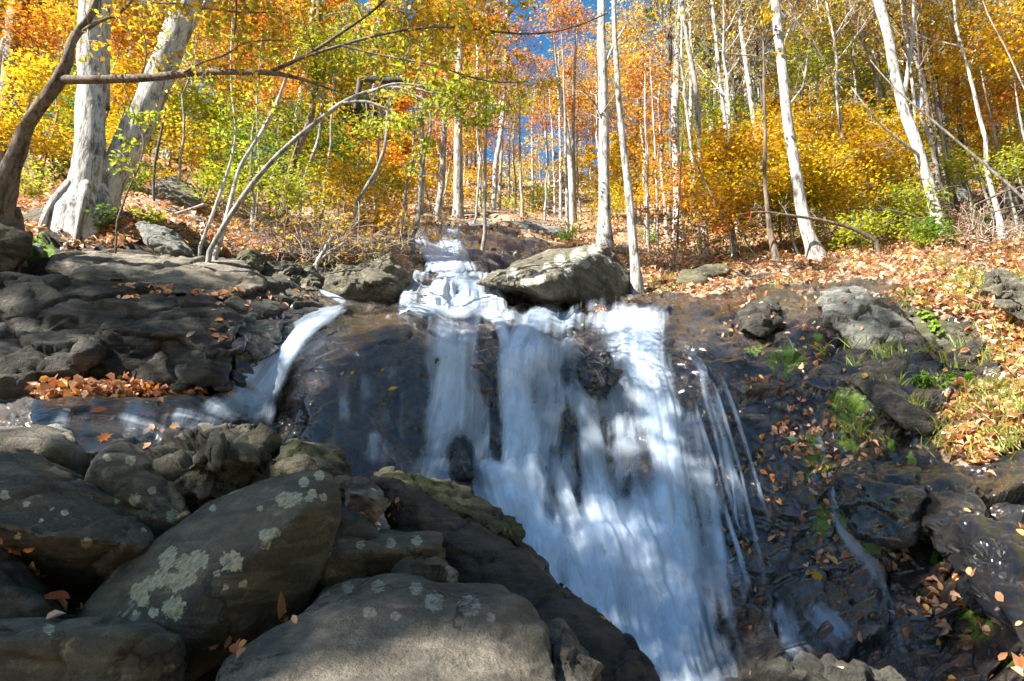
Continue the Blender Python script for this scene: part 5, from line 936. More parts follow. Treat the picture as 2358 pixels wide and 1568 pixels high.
def dens_main(U, V, s, t):
    d = .47+.16*sstep(1050, 1400, V)+0*U
    for (u, v, ru, rv, a) in [(1045, 850, 55, 160, .2), (1040, 980, 60, 90, .22), (1190, 850, 60, 50, .5), (1215, 850, 45, 25, .4), (1180, 970, 60, 90, .3), (1200, 1080, 60, 120, .3), (1290, 730, 60, 40, .4), (1500, 760, 90, 50, .5), (1470, 820, 80, 60, .4), (1510, 900, 90, 110, .35), (1550, 990, 50, 160, .4), (1360, 950, 60, 30, .35), (1450, 1230, 130, 70, .5), (1500, 1330, 150, 120, .3), (1350, 1350, 100, 120, .3), (1560, 1150, 50, 200, .35), (1180, 1160, 90, 50, .45), (1260, 1290, 50, 50, .5), (1480, 1480, 160, 120, .3), (1230, 1180, 80, 80, .25), (1150, 740, 60, 20, .3), (1620, 1400, 90, 200, .1),
                            (1125, 830, 22, 75, -.7), (1140, 990, 14, 90, -.6), (1150, 1060, 12, 60, -.4), (1372, 865, 38, 60, -1.0), (1062, 1065, 28, 50, -.9), (1240, 725, 60, 14, -.6), (1150, 722, 40, 12, -.4), (1330, 790, 70, 16, -.35), (1300, 1030, 60, 50, -.3), (1400, 1090, 70, 45, -.32), (1390, 1000, 40, 35, -.3), (1265, 1200, 15, 90, -.75), (1330, 1190, 14, 60, -.35), (1300, 1330, 12, 90, -.2), (1430, 1400, 20, 80, -.25), (1480, 1090, 26, 70, -.35), (1245, 930, 16, 60, -.35), (1300, 880, 14, 50, -.3), (1440, 1140, 14, 60, -.4), (1600, 1050, 12, 90, -.4), (1610, 1250, 14, 90, -.35), (1340, 1080, 12, 60, -.35), (1655, 1400, 12, 100, -.35), (1570, 1420, 12, 90, -.25), (960, 1030, 40, 60, -.1), (1460, 720, 40, 20, -.3), (1060, 745, 70, 18, -.35)]:
        d = d+a*bl(U, V, u, v, ru, rv)
    e = np.minimum(sstep(0, .07, s), sstep(1, .74, s)); return np.clip(d, 0, 1.25)*e*sstep(0, .04, t)
main = [water_sheet([(965, 722), (955, 850), (945, 950), (925, 1060), (905, 1110), (930, 1200), (970, 1300), (1010, 1420), (1060, 1700)], [(1590, 700), (1590, 850), (1625, 950), (1665, 1100), (1705, 1250), (1745, 1400), (1800, 1568), (1840, 1700)], 708, 1700, 230, 300, .15, dens_main, 1, .03), water_sheet([(1000, 722), (990, 850), (985, 950), (980, 1060), (960, 1110), (990, 1200), (1030, 1300), (1070, 1420), (1120, 1700)], [(1570, 700), (1575, 850), (1600, 950), (1630, 1100), (1670, 1250), (1700, 1400), (1740, 1568), (1780, 1700)], 712, 1700, 160, 240, .26, lambda U, V, s, t: np.clip(dens_main(U, V, s, t)*.75-.16, 0, 1), 2, .05)]
R_ = [
 ([(1530, 705, 90), (1500, 740, 110), (1480, 790, 120), (1490, 880, 120), (1520, 1000, 110), (1545, 1150, 110), (1560, 1330, 130), (1580, 1500, 150), (1590, 1650, 150)], .85),
 ([(1320, 712, 80), (1270, 735, 90), (1215, 770, 70), (1190, 820, 80), (1180, 900, 100), (1185, 1000, 110), (1205, 1120, 130), (1240, 1250, 150), (1280, 1400, 180), (1310, 1600, 200)], .7),
 ([(1010, 728, 60), (1035, 780, 80), (1045, 860, 100), (1030, 960, 110), (1000, 1060, 120), (980, 1100, 120)], .6),
 ([(1110, 735, 50), (1150, 760, 35), (1165, 810, 40), (1175, 860, 50)], .85),
 ([(1270, 860, 120), (1270, 950, 120), (1250, 1050, 130), (1240, 1150, 130)], .5),
 ([(1420, 900, 70), (1370, 935, 50), (1350, 960, 60), (1360, 1050, 80), (1375, 1200, 120), (1385, 1300, 150), (1400, 1500, 190)], .6),
 ([(1430, 960, 150), (1440, 1100, 140), (1450, 1200, 130)], .45),
 ([(1090, 1090, 60), (1150, 1115, 70), (1200, 1160, 70), (1250, 1230, 60), (1300, 1300, 60), (1340, 1350, 60)], .95),
 ([(1560, 800, 60), (1610, 870, 50), (1640, 960, 50), (1660, 1060, 50), (1690, 1180, 46), (1715, 1300, 50), (1740, 1450, 60)], .44),
 ([(1600, 860, 26), (1655, 900, 22), (1685, 980, 20), (1715, 1080, 20), (1745, 1180, 18), (1768, 1260, 20), (1775, 1380, 24)], .42),
 ([(1560, 900, 90), (1590, 1050, 110), (1620, 1200, 130), (1650, 1400, 160), (1690, 1600, 180)], .55),
 ([(1590, 880, 30), (1630, 940, 20), (1655, 1020, 16), (1690, 1120, 18), (1730, 1230, 18), (1745, 1330, 20)], .42),
 ([(1590, 930, 30), (1620, 1050, 30), (1640, 1200, 40), (1660, 1350, 50), (1690, 1500, 60)], .6),
 ([(1650, 1000, 12), (1680, 1120, 11), (1690, 1230, 12), (1740, 1310, 10)], .6),
 ([(1660, 1180, 18), (1695, 1290, 20), (1715, 1400, 28)], .5), ([(1600, 840, 24), (1618, 930, 22), (1640, 1010, 20), (1662, 1120, 18), (1700, 1260, 22), (1722, 1400, 30)], .5),
 ([(1585, 900, 20), (1606, 990, 18), (1645, 1100, 16), (1668, 1210, 20), (1712, 1350, 26), (1745, 1500, 40)], .5), ([(1612, 870, 16), (1640, 905, 14), (1668, 1000, 16), (1700, 1110, 14), (1718, 1200, 18), (1748, 1330, 22), (1760, 1450, 34)], .48),
 ([(1760, 1400, 60), (1800, 1480, 90), (1840, 1600, 120)], .32)]
for i, (p_, d_) in enumerate(R_): main.append(ribbon(p_, d_, i+3, .15 if i < 10 else .10))
# thin veils over the dome between the two streams
for i, (u, v, w_, l_) in enumerate([(800, 850, 60, 200), (850, 870, 50, 150), (905, 840, 50, 230), (930, 900, 30, 200), (780, 980, 40, 120), (870, 1000, 80, 120)]):
    main.append(ribbon([(u, v, w_), (u-8, v+l_*.5, w_*1.2), (u-4, v+l_, w_*1.4)], .36, 40+i, .07))
water_obj(main, 'waterfall', 'broad silky white waterfall spreading over dark rock in the middle', 'waterfall')
lf = [ribbon([(815, 728, 40), (770, 738, 50), (720, 755, 60), (680, 790, 95), (640, 840, 125), (600, 900, 160), (575, 950, 190), (560, 1010, 220)], .78, 60, .10, 15, 60),
      ribbon([(815, 722, 22), (770, 745, 40), (700, 790, 50), (650, 860, 60), (620, 930, 80), (600, 1020, 90)], .9, 61, .14, 9, 50),
      ribbon([(735, 684, 10), (760, 695, 16), (790, 708, 22), (815, 728, 26)], .9, 62, .10),
      ribbon([(590, 900, 60), (520, 960, 120), (490, 1030, 140)], .6, 63, .05, over=True), ribbon([(640, 860, 80), (600, 940, 110), (590, 1040, 120)], .6, 64, .12), ribbon([(760, 742, 40), (690, 775, 80), (630, 840, 130), (560, 930, 180), (520, 1020, 220)], .66, 68, .04, over=True),
      ribbon([(330, 925, 200), (310, 970, 260), (290, 1030, 300)], .40, 65, .03, over=True), ribbon([(190, 930, 100), (170, 980, 120), (170, 1030, 120)], .34, 66, .03, over=True), ribbon([(440, 940, 120), (430, 990, 150), (420, 1040, 160)], .42, 67, .03, over=True)]  # pale water film on the wet ledge stands in for its sky reflection
water_obj(lf, 'stream', 'left side stream sliding past the smooth dome in one white chute, with film for sky sheen on the ledge', 'stream')
def dens_up(U, V, s, t): return np.clip(.8+.35*bl(U, V, 1090, 690, 70, 25)-.45*bl(U, V, 965, 690, 12, 40)-.3*bl(U, V, 1000, 640, 25, 8)-.25*bl(U, V, 1130, 650, 30, 10), 0, 1.2)*np.minimum(sstep(0, .06, s), sstep(1, .93, s))*sstep(0, .08, t)
up = [water_sheet([(945, 632), (930, 660), (915, 690), (908, 725)], [(1165, 650), (1172, 680), (1178, 725)], 634, 728, 110, 60, .08, dens_up, 2, .03),
      ribbon([(1010, 590, 60), (1010, 610, 80), (1015, 630, 110), (1000, 648, 110)], 1.0, 70, .07), ribbon([(975, 575, 40), (1000, 600, 60), (1040, 625, 80), (1080, 655, 90)], 1.05, 71, .09),
      water_sheet([(900, 505), (925, 540), (950, 580), (965, 610), (960, 640)], [(1066, 505), (1076, 560), (1092, 600), (1120, 640)], 506, 640, 80, 90, .08, lambda U, V, s, t: np.clip(.55+.45*bl(U, V, 1010, 620, 70, 30)+.3*bl(U, V, 1040, 560, 16, 60)+.25*bl(U, V, 950, 560, 25, 40)-.8*bl(U, V, 1000, 545, 20, 22)-.6*bl(U, V, 985, 515, 40, 10)-.3*bl(U, V, 1060, 590, 20, 20), 0, 1.1)*np.minimum(sstep(0, .25, s), sstep(1, .8, s))*sstep(0, .15, t)*sstep(1, .92, t), 5, .02),
      ribbon([(1040, 650, 60), (1100, 665, 60), (1160, 668, 30)], .7, 76, .06), ribbon([(930, 722, 30), (1000, 728, 40), (1080, 732, 36), (1160, 728, 30)], .85, 77, .07),
      ribbon([(1080, 590, 20), (1130, 615, 20), (1180, 640, 14)], .35, 78, .08)]
water_obj(up, 'cascade', 'upper cascade curtain falling over a low ledge left of the great boulder', 'cascade')
rs = [ribbon([(1860, 950, 44), (1875, 985, 34), (1880, 1020, 26), (1895, 1070, 44), (1905, 1110, 50), (1912, 1150, 40), (1915, 1190, 30), (1935, 1240, 34), (1965, 1270, 50), (2010, 1320, 60), (2040, 1400, 60), (2070, 1500, 70), (2100, 1600, 60)], .5, 80, .04, over=True), ribbon([(1870, 1000, 20), (1900, 1090, 20), (1922, 1200, 16), (1950, 1262, 24), (2000, 1320, 40), (2040, 1420, 70)], .45, 83, .07, over=True), ribbon([(1850, 1400, 90), (1900, 1450, 140), (1960, 1520, 160)], .45, 84, .04, over=True), ribbon([(1780, 1390, 50), (1800, 1450, 110), (1830, 1560, 160)], .42, 85, .05, over=True)]  # last two ribbons: pale film put in for the lower wall's sheen
water_obj(rs, 'trickle', 'thin pale trickle winding down the dark mossy right hand wall, with film for sheen below', 'trickle')
water_obj([ribbon([(1790, 800, 10), (1815, 835, 8), (1812, 870, 10)], .5, 82, .2)], 'trickle', 'tiny trickle dripping over the moss high on the right wall', 'trickle')
# ------------------------------------------------------------------ ground under the boulders, leaves, grass, twigs
rng = np.random.default_rng(5)
bx = np.linspace(-5.5, 2.4, 160); by = np.linspace(-2, 5.6, 150); BX, BY = np.meshgrid(bx, by)
edge = -.75+(3.5-BY)*1.55; BZ = -1.02+.42*(BY-1.8)-1.6*sstep(-.25, .5, BX-np.clip(edge, -1.6, 1.3))-.35*sstep(4.2, 5.4, BY)
B3 = np.stack([BX, BY, BZ], -1).reshape(-1, 3); B3[:, 2] += fbm(B3*3, 3, 6)*.06
i_ = (np.arange(149)[:, None]*160+np.arange(159)).ravel()
tag(build('gravel_bank', B3, np.stack([i_, i_+1, i_+161, i_+160], 1), MAT['terrain_ground'], attrs={'soil': ('FLOAT', np.full(len(B3), .15))}), 'dark soil and rubble between the boulders', None, None, 'structure')
def in_px(n, f, ur, vr):
    u = rng.uniform(*ur, n); v = rng.uniform(*vr, n); k = rng.random(n) < f(u, v); return u[k], v[k]
# leaf litter on the forest floor: density falls with distance, evenly over the ground
soil_s = lambda u, v: gridlook(soil, u, v)
L = MB()
u, v = in_px(34000, soil_s, (-400, 2800), (312, 470)); v = np.maximum(v, vtop(u)+2); p = surf(u, v); L.leaves(p+rng.normal(size=p.shape)*.03+[0, -.03, .05], .07+.0042*p[:, 1], rng, .6, 0)
u, v = in_px(76000, soil_s, (-500, 3000), (440, 1350)); p = surf(u, v)
L.leaves(p+rng.normal(size=p.shape)*.02+[0, -.02, .03], .085+.0028*p[:, 1], rng, .72, 0, shape=0, curl=.5)
u, v = in_px(15000, soil_s, (1900, 3000), (660, 1800)); p = surf(u, v); L.leaves(p+rng.normal(size=p.shape)*.015+[0, -.02, .03], .085, rng, .65, 0, shape=1, curl=.55)
u, v = in_px(24000, soil_s, (-100, 2500), (520, 700)); p = surf(u, v); L.leaves(p+rng.normal(size=p.shape)*.02+[0, -.03, .04], .1, rng, .6, 0, shape=0, curl=.5)
tag(L.done('leaf_litter', [MAT['litter_leaf']], color=(1, 1, 1)), 'drifts of dry brown leaves covering the forest floor', None, None, 'stuff')
# fallen leaves stuck to bare and wet rock
W = MB()
def on_rocks(names_, n, test, size, shape=1, lift=.012, nz=.25):
    for o, co, no in ROCKS:
        if names_ and not any(s in o['label'] for s in names_): continue
        uu, vv = UV(co); k = (no[:, 2] > nz) & test(uu, vv); idx = np.nonzero(k)[0]
        if len(idx) == 0: continue
        m = min(n, len(idx)); ii = rng.choice(idx, m, replace=False); W.leaves(co[ii]+no[ii]*lift, size, rng, .75, 0, shape=shape, nrm=no[ii])
fr = lambda u, v: np.clip(blob(u, v, 1900, 1000, 330, 300)*.9+blob(u, v, 1900, 720, 300, 60)*1.5+blob(u, v, 2250, 1300, 160, 250)+blob(u, v, 1980, 1330, 140, 120)*.6, 0, 1)*np.clip(.02+2.6*fbm(np.stack([u/90, v/90, u*0], -1), 3, 4), 0, 1)
u, v = in_px(3000, fr, (1580, 2450), (680, 1600)); p = surf(u, v); W.leaves(p+[0, -.02, .025], .07, rng, .35, 0, shape=1, nrm=np.array([0, -.55, .75]), curl=.4)
u, v = in_px(620, lambda u, v: (fbm(np.stack([u/60, v*0, u*0], -1), 2, 3) > -.25)*(v > np.interp(u, [90, 300, 520], [905, 895, 900])).astype(float)*.8+.1, (90, 525), (893, 925)); p = gnd(u, v); W.leaves(p+rng.normal(size=p.shape)*.03+[0, -.1, .05], .085, rng, .4, 0, shape=1, curl=.6)
on_rocks(['band of dead leaves', 'bluish wet'], 14, lambda u, v: v > 900, .08)
on_rocks(['light grey block', 'rust stained', 'overhang', 'diagonally', 'domed dark', 'hanging over'], 15, lambda u, v: u > 0, .065)
on_rocks(['long dark slab', 'bottom edge below'], 3, lambda u, v: v > 1380, .04)
on_rocks(['dark wet knob', 'dark blocky outcrop'], 46, lambda u, v: (np.abs(u-640) < 160) & (v > 640) & (v < 800), .08)
on_rocks(['broad pale slab'], 90, lambda u, v: ((v > 655) & (np.abs(u-340) < 60)) | ((np.abs(u-500) < 60) & (v > 665)), .08)
on_rocks(['orange leaf plastered'], 60, lambda u, v: v > 0, .09, nz=-.3)
on_rocks(['dark blocky outcrop'], 160, lambda u, v: (v < 690) & (np.abs(u-330) < 70), .08)
for (u0, v0, n_, s_, D_) in [(650, 1420, 4, .045, 2.6), (550, 1480, 6, .045, 2.45), (150, 1395, 4, .05, 2.72), (890, 1190, 6, .035, 3.15), (885, 1150, 4, .035, 3.2), (40, 1270, 4, .04, 2.75)]:
    for _ in range(n_):
        uu_, vv_ = u0+rng.normal()*22, v0+rng.normal()*14; h_ = rock_hit(uu_, vv_)
        if h_ is not None: W.leaves((h_[0]+h_[1]*.012)[None], s_, rng, .55, 0, shape=1, nrm=h_[1][None])
tag(W.done('fallen_leaves', [MAT['litter_leaf']], color=(1.15, 1.0, .9)), 'scattered orange and brown leaves stuck to the wet rock', None, None, 'stuff')
# single leaves one can point at
def one_leaf(u, v, size, color, label, axis, D=None, nrm=(0, -.7, .6), maple=False, lift=.02):
    if D is None:
        p = gnd(u, v)+np.array([0, -.8, .6])*(.14 if not D else 0)
        best = None
        for o, co, no in ROCKS:
            uu, vv = UV(co); k = (np.abs(uu-u) < 5) & (np.abs(vv-v) < 5)
            if k.any():
                c = co[k][np.argmin(co[k][:, 1])]
                if best is None or c[1] < best[1]: best = c
        if best is not None and best[1] < p[1]+.3: p = best+np.array([0, -.8, .6])*lift
    else: p = P(u, v, D)
    n = np.array(nrm, float); n /= np.linalg.norm(n); a = np.array(axis, float); a -= n*a.dot(n); a /= np.linalg.norm(a); s = np.cross(n, a)
    if maple: out = [(-.45, 0), (-.3, .12), (-.42, .38), (-.12, .28), (-.02, .52), (.1, .3), (.3, .32), (.24, .14), (.55, 0), (.24, -.14), (.3, -.32), (.1, -.3), (-.02, -.52), (-.12, -.28), (-.42, -.38), (-.3, -.12)]
    else: out = [(-.5, 0), (-.3, .18), (0, .27), (.25, .2), (.55, 0), (.25, -.2), (0, -.27), (-.3, -.18)]
    V = [p+n*.0]+[p+a*x*size+s*y*size+n*size*(.10*abs(y)*2-.12*x*x) for x, y in out]; k = len(out)
    me_v = np.array(V); Q = [(0, 1+i, 1+(i+1) % k, 1+(i+1) % k) for i in range(k)]
    me = bpy.data.meshes.new('leaf'); me.from_pydata([tuple(map(float, x-p)) for x in me_v], [], [(0, 1+i, 1+(i+1) % k) for i in range(k)])
    at = me.attributes.new('col', 'FLOAT_COLOR', 'POINT'); at.data.foreach_set('color', np.tile([.5, 1, .5, 1], (k+1, 1)).astype(np.float32).ravel())
    me.materials.append(MAT['leaf']); me.polygons.foreach_set('use_smooth', [True]*k); me.update()
    o = bpy.data.objects.new('leaf', me); COL.objects.link(o); o.location = [float(x) for x in p]; o.color = (*color, 1); tag(o, label, 'leaf')
one_leaf(908, 918, .10, (.9, .45, .02), 'bright yellow leaf stuck on the smooth dome beside the falls', (1, 0, .6))
one_leaf(793, 884, .06, (.7, .4, .1), 'small tan leaf on the upper dome, left of the yellow ones', (.2, 0, 1))
one_leaf(816, 882, .06, (.8, .5, .05), 'small yellow leaf upright on the upper dome', (.1, 0, 1))
one_leaf(885, 875, .06, (.6, .25, .05), 'small brown leaf on the dome above the bright yellow one', (.3, 0, 1))
one_leaf(1128, 800, .07, (.75, .4, .08), 'leaf on the dark gap in the white water under the lip', (1, 0, .1))
one_leaf(1338, 770, .07, (.85, .6, .15), 'pale yellow leaf on the lip of the falls', (.2, 0, 1))
one_leaf(232, 943, .13, (.8, .22, .06), 'orange leaf at the top of the blue wet ledge', (1, 0, .2))
one_leaf(245, 1008, .12, (.85, .25, .04), 'bright orange leaf low on the blue wet ledge', (.6, 0, .8), maple=True)
one_leaf(404, 980, .10, (.85, .38, .03), 'orange yellow leaf at the right of the blue wet ledge', (.9, 0, -.2), maple=True)
one_leaf(342, 990, .10, (.35, .22, .16), 'grey brown leaf in the middle of the blue wet ledge', (.1, 0, 1))
one_leaf(445, 770, .12, (.45, .32, .26), 'pale curled leaf clinging to the dark outcrop', (.3, 0, 1))
one_leaf(646, 1395, .09, (.38, .15, .07), 'curled brown leaf standing on edge against the lichen boulder', (.35, 0, 1), 2.5, (.9, -.3, .1))
one_leaf(130, 1372, .11, (.35, .09, .03), 'large red brown leaf in shade beside the left boulders', (1, 0, -.5), 2.65, (0, -.4, .9))
one_leaf(926, 1403, .04, (.45, .22, .22), 'tiny pinkish leaf on top of the huge smooth boulder', (1, 0, -.2), None, (0, -.3, .9))
one_leaf(1815, 1035, .11, (.35, .50, .28), 'pale green lobed leaf on the dark right wall', (-.6, 0, .5), None, maple=True)
one_leaf(1985, 865, .0001+.10, (.8, .45, .1), 'large tan yellow leaf on the wet right slope', (.5, 0, .8))
one_leaf(1870, 1350, .10, (.85, .42, .03), 'yellow orange leaf on the wet plates right of the white water', (1, 0, .1), maple=True)
one_leaf(2145, 1275, .08, (.85, .75, .35), 'pale yellow oval leaf on the cracked diagonal ledge', (.3, 0, 1))
# grass and low green plants of the right bank
g = MB()
def tufts(ur, vr, n, f, h, spread=.08, nb=14):
    u, v = in_px(n, f, ur, vr); p = surf(u, v); k = len(p)
    P0 = np.repeat(p, nb, 0)+rng.normal(size=(k*nb, 3))*[spread, spread, 0]; d = rng.normal(size=(k*nb, 3))*[.5, .4, .15]+[-.15, -.35, .8]; d /= np.linalg.norm(d, axis=1)[:, None]
    Lh = h*rng.uniform(.5, 1.3, (k*nb, 1)); sdd = np.cross(d, [0.3, 1, .2]); sdd /= np.linalg.norm(sdd, axis=1)[:, None]; wd = .005
    mid = P0+d*Lh*.55; tip = P0+d*Lh+np.array([-.1, -.2, -.55])*Lh*rng.uniform(.3, 1, (k*nb, 1))
    V = np.stack([P0-sdd*wd, P0+sdd*wd, mid+sdd*wd*.8, mid-sdd*wd*.8, tip, tip+sdd*.001], 1).reshape(-1, 3); b = np.arange(k*nb)[:, None]*6
    c = np.repeat(np.stack([np.clip(.5+rng.normal(size=k*nb)*.2, 0, 1), rng.uniform(.5, 1.2, k*nb), rng.random(k*nb), np.ones(k*nb)], 1), 6, 0)
    g.add(V, np.concatenate([b+[0, 1, 2, 3], b+[3, 2, 5, 4]]), 0, c)
tufts((2150, 2600), (760, 1250), 700, lambda u, v: soil_s(u, v)*np.clip(.2+1.6*fbm(np.stack([u/70, v/70, u*0], -1), 2, 4), 0, 1), .17)
tufts((1500, 2500), (540, 760), 1500, lambda u, v: soil_s(u, v)*np.clip(.1+1.6*fbm(np.stack([u/90, v/40, u*0], -1), 2, 14), 0, 1), .16)
tufts((1880, 2250), (780, 1010), 60, lambda u, v: u*0+.5, .22, .05, 12)
tag(g.done('grass', [MAT['grass_blade']], color=(.48, .56, .14)), 'wispy green and straw grass on the right bank', None, None, 'stuff')
# small leafy plants: each one a plant
def plantlet(u, v, r, color, label, n=60, D=None, size=.05, group=None, name='plant', stems=6):
    p = surf(u, v) if D is None else P(u, v, D); o = empty(name, p, label, name if name != 'plant' else 'plant', group); a = MB(); b = MB(); tips = []
    for i in range(stems):
        d = np.array([rng.normal()*.5, rng.normal()*.5-.2, .9]); d /= np.linalg.norm(d); q = [np.zeros(3)]
        for _ in range(5): d = d+rng.normal(size=3)*.2; d /= np.linalg.norm(d); q.append(q[-1]+d*r*.28)
        q = np.array(q); a.tube(q, np.linspace(.004, .002, 6)*max(1, r*1.6), 4, 0); tips.append(q[1:])
    leaf_on(b, rng, tips, n, size, r*.16, .6, 1, 0)
    a.done('stem', [MAT['twig']], o); b.done('foliage', [MAT['leaf']], o, color=color); return o
PL = [(330, 470, .5, Gc, 'leafy green plant at the foot of the leaning white tree'), (300, 440, .4, Gc, 'green plant half hidden behind the leaning white tree'), (150, 400, .5, (.25, .4, .12), 'blue green plant between the left trees'), (70, 380, .5, (.25, .4, .12), 'green plant low behind the twisted tree'),
      (345, 545, .25, YG, 'bright green sprig over the slanting grey boulder'), (230, 540, .3, Gc, 'small green plant below the upright white tree'), (60, 600, .25, Gc, 'tiny green plant on the mossy corner at far left'), (500, 440, .5, YG, 'yellow green plant among the pale saplings'), (640, 500, .6, Gc, 'green shrub behind the tangle of twigs'), (560, 470, .5, YG, 'yellow green shrub by the foot of the saplings'),
      (2150, 520, .5, (.35, .5, .12), 'pale green leafy plant at the foot of the rough barked tree'), (2260, 520, .45, (.45, .55, .08), 'yellow green plant right of the square grey rock'), (2310, 680, .22, (.35, .55, .12), 'broad leaved green plant on the pale outcrop at right edge'), (2050, 560, .4, YG, 'green plant beneath the fallen branch'), (1880, 560, .4, YG, 'green plant behind the foot of the stout leaning tree'), (2110, 600, .35, YG, 'low green plant in grass left of the pale flat rock'),
      (1640, 600, .35, Gc, 'green plant above the mossy pale rock'), (1500, 560, .4, Gc, 'green plant right of the tall straight white trunk'), (1300, 560, .4, Gc, 'green tuft on the slab above the great boulder'), (2150, 1230, .09, (.25, .5, .05), 'tiny green plant growing from the crack in the right wall'), (2210, 895, .13, (.25, .5, .06), 'small green plant right of the hanging dark boulder'), (2130, 890, .12, (.2, .4, .05), 'little green plant under the rust stained block'),
      (1560, 590, .5, Bc, 'brown dry shrub among thin stems right of centre'), (1600, 640, .4, Bc, 'low dry brown shrub beside the mossy pale rock'), (2300, 470, .6, Bc, 'dry brown bramble below the fallen poles'), (2200, 560, .5, Bc, 'dry reddish bramble left of the right edge')]
for i, (u, v, r, c_, lab) in enumerate(PL): plantlet(u, v, r, c_, lab, int(90+r*400), size=.05+r*.05, stems=int(6+r*16))
# tangle of bare twigs over the left side of the upper cascade
def tangle(u0, v0, ru, rv, n, D, label, color, nl=500):
    p0 = surf(u0, v0+rv); o = empty('bush', p0, label, 'bush'); a = MB(); tips = []
    for i in range(n):
        th = rng.uniform(-1.3, 1.3); uu = u0+rng.normal()*ru*.5; vv = v0+rv*rng.uniform(.5, 1.1); s = P(uu, vv, D+rng.normal()*.35); d = np.array([math.sin(th)*1.1, rng.normal()*.4, abs(math.cos(th))*.8+.1]); q = [s]
        Ln = rng.uniform(.5, 1.5)*rv*D/FL*1.6
        for _ in range(9): d = d+rng.normal(size=3)*.22+[0, 0, -.09]; d /= np.linalg.norm(d); q.append(q[-1]+d*Ln/9)
        q = np.array(q)-p0; rr_ = np.linspace(rng.uniform(.005, .011), .003, 10); a.tube(q, rr_, 4, 0); twigs(a, rng, q, rr_, 4, Ln*.45, 0, tips, 1, -.05, .9, .2, 3, .0028)
    a.done('stem', [MAT['twig']], o); b = MB(); leaf_on(b, rng, tips, nl, .065, .05, .5, 1, 0); b.done('foliage', [MAT['leaf']], o, color=color)
tangle(680, 520, 120, 80, 130, 10.3, 'tangled bush of bare brown twigs beside the pale saplings', YO, 450)
tangle(800, 520, 110, 75, 130, 10.6, 'tangled bare bush drooping over the left of the upper cascade', YO, 600)
tangle(1570, 560, 110, 60, 50, 13.5, 'thin dry thicket of twigs right of the slender leaning tree', Oc, 260)
tangle(2290, 500, 100, 60, 50, 11.5, 'brown thicket of twigs under the fallen poles at right', Bc, 200)
tangle(2200, 610, 110, 40, 40, 9.5, 'low thicket of dry stems on the upper right bank', Bc, 160)
# thin brown shoot hanging over the left slab and twigs on the boulders
# ------------------------------------------------------------------ shade trees added out of view, crowns shaped to shade the gorge
def shade_tree(label, targets, trunk_xy, seed, dist=(15, 21), color=YG, trunks_=.28, per=64):
    rg = np.random.default_rng(seed); C_ = []
    for (u, v, ru, rv, n) in targets:
        uu = u+rg.uniform(-1, 1, n)*ru; vv = v+rg.uniform(-1, 1, n)*rv; G = gnd(uu, vv); C_.append(G+SUN*rg.uniform(*dist, (n, 1)))
    for q in NEARSH.get(label, []): C_.append(np.array(q))
    C_ = np.concatenate(C_); mid = C_.mean(0); b0 = np.array([trunk_xy[0], trunk_xy[1], float(hill_z(np.array(trunk_xy[0]), np.array(trunk_xy[1])))-1.0])
    o = empty('tree', b0, label, 'tree'); a = MB(); b = MB(); top = mid+[0, 0, 1.5]; k = np.linspace(0, 1, 26)[:, None]; path = b0+(top-b0)*np.concatenate([k, k, k**1.0], 1)+np.sin(k*3.14)*np.array([.4, .2, 0])
    a.tube(path-b0, np.linspace(trunks_, .07, 26)*(1+.5*np.exp(-np.arange(26)*1.0)), 12, 0, .1, seed); L = []
    for q in C_:
        j = int(np.clip(np.argmin(np.abs(path[:, 2]-(q[2]-.35*np.linalg.norm(q[:2]-mid[:2])))), 6, 25)); m = (path[j]+q)/2+[0, 0, .3]; br = smooth_path(np.array([path[j], m, q]), 8); b.tube(br-b0, np.linspace(.035, .006, 8), 4, 0)
        d = rg.normal(size=(per, 3)); d /= np.linalg.norm(d, axis=1)[:, None]; L.append(q-b0+d*(rg.random((per, 1))**.5)*rg.uniform(.35, .62)*np.array([1, 1, .8]))
    b.leaves(np.concatenate(L), .15, rg, .3, 1)
    a.done('trunk', [MAT['bark_grey']], o); b.done('crown', [MAT['twig'], MAT['leaf']], o, color=color)
# the heap of boulders in front is nearer than the terrain sheet: aim at it separately
def near_pts(seed, lst, dist=(13, 19)):
    rg = np.random.default_rng(seed); out = []
    for (u, v, ru, rv, D, n) in lst: out.append(P(u+rg.uniform(-1, 1, n)*ru, v+rg.uniform(-1, 1, n)*rv, D+rg.uniform(-.15, .15, n))+SUN*rg.uniform(*dist, (n, 1)))
    return out
TA, TB, TC = 'unseen tree added left behind the camera to shade the boulders', 'unseen tree added left of the camera to shade the falls', 'unseen tree added left of the camera to shade the right wall'
NEARSH = {TA: near_pts(3, [(100, 1250, 260, 190, 2.9, 12), (400, 1350, 300, 200, 2.7, 9), (250, 1080, 320, 60, 3.4, 4), (950, 1300, 260, 160, 3.0, 16), (800, 1450, 350, 110, 2.3, 4), (1250, 1450, 200, 120, 2.8, 14), (1050, 1150, 170, 70, 3.6, 5), (180, 1500, 250, 70, 2.3, 14)])}
shade_tree(TA, [(300, 980, 300, 50, 4)], (-14.5, -7.5), 1)
shade_tree(TB, [(300, 790, 360, 95, 31), (620, 850, 110, 130, 6), (850, 850, 150, 130, 9), (850, 1020, 120, 70, 3), (1100, 850, 160, 110, 6), (1100, 1000, 180, 90, 11), (1350, 1000, 180, 130, 17), (1330, 820, 160, 60, 4), (1350, 1200, 260, 120, 16), (1450, 1420, 280, 140, 19), (1000, 560, 80, 45, 4)], (-15.5, -1.5), 2)
shade_tree(TC, [(1800, 900, 170, 140, 10), (1750, 1150, 170, 160, 23), (1900, 1350, 180, 190, 28), (2030, 1150, 110, 130, 16), (2100, 1480, 160, 90, 16), (1980, 770, 150, 70, 7), (1650, 730, 60, 20, 1), (2120, 900, 60, 60, 3)], (-12.5, -6.5), 3)

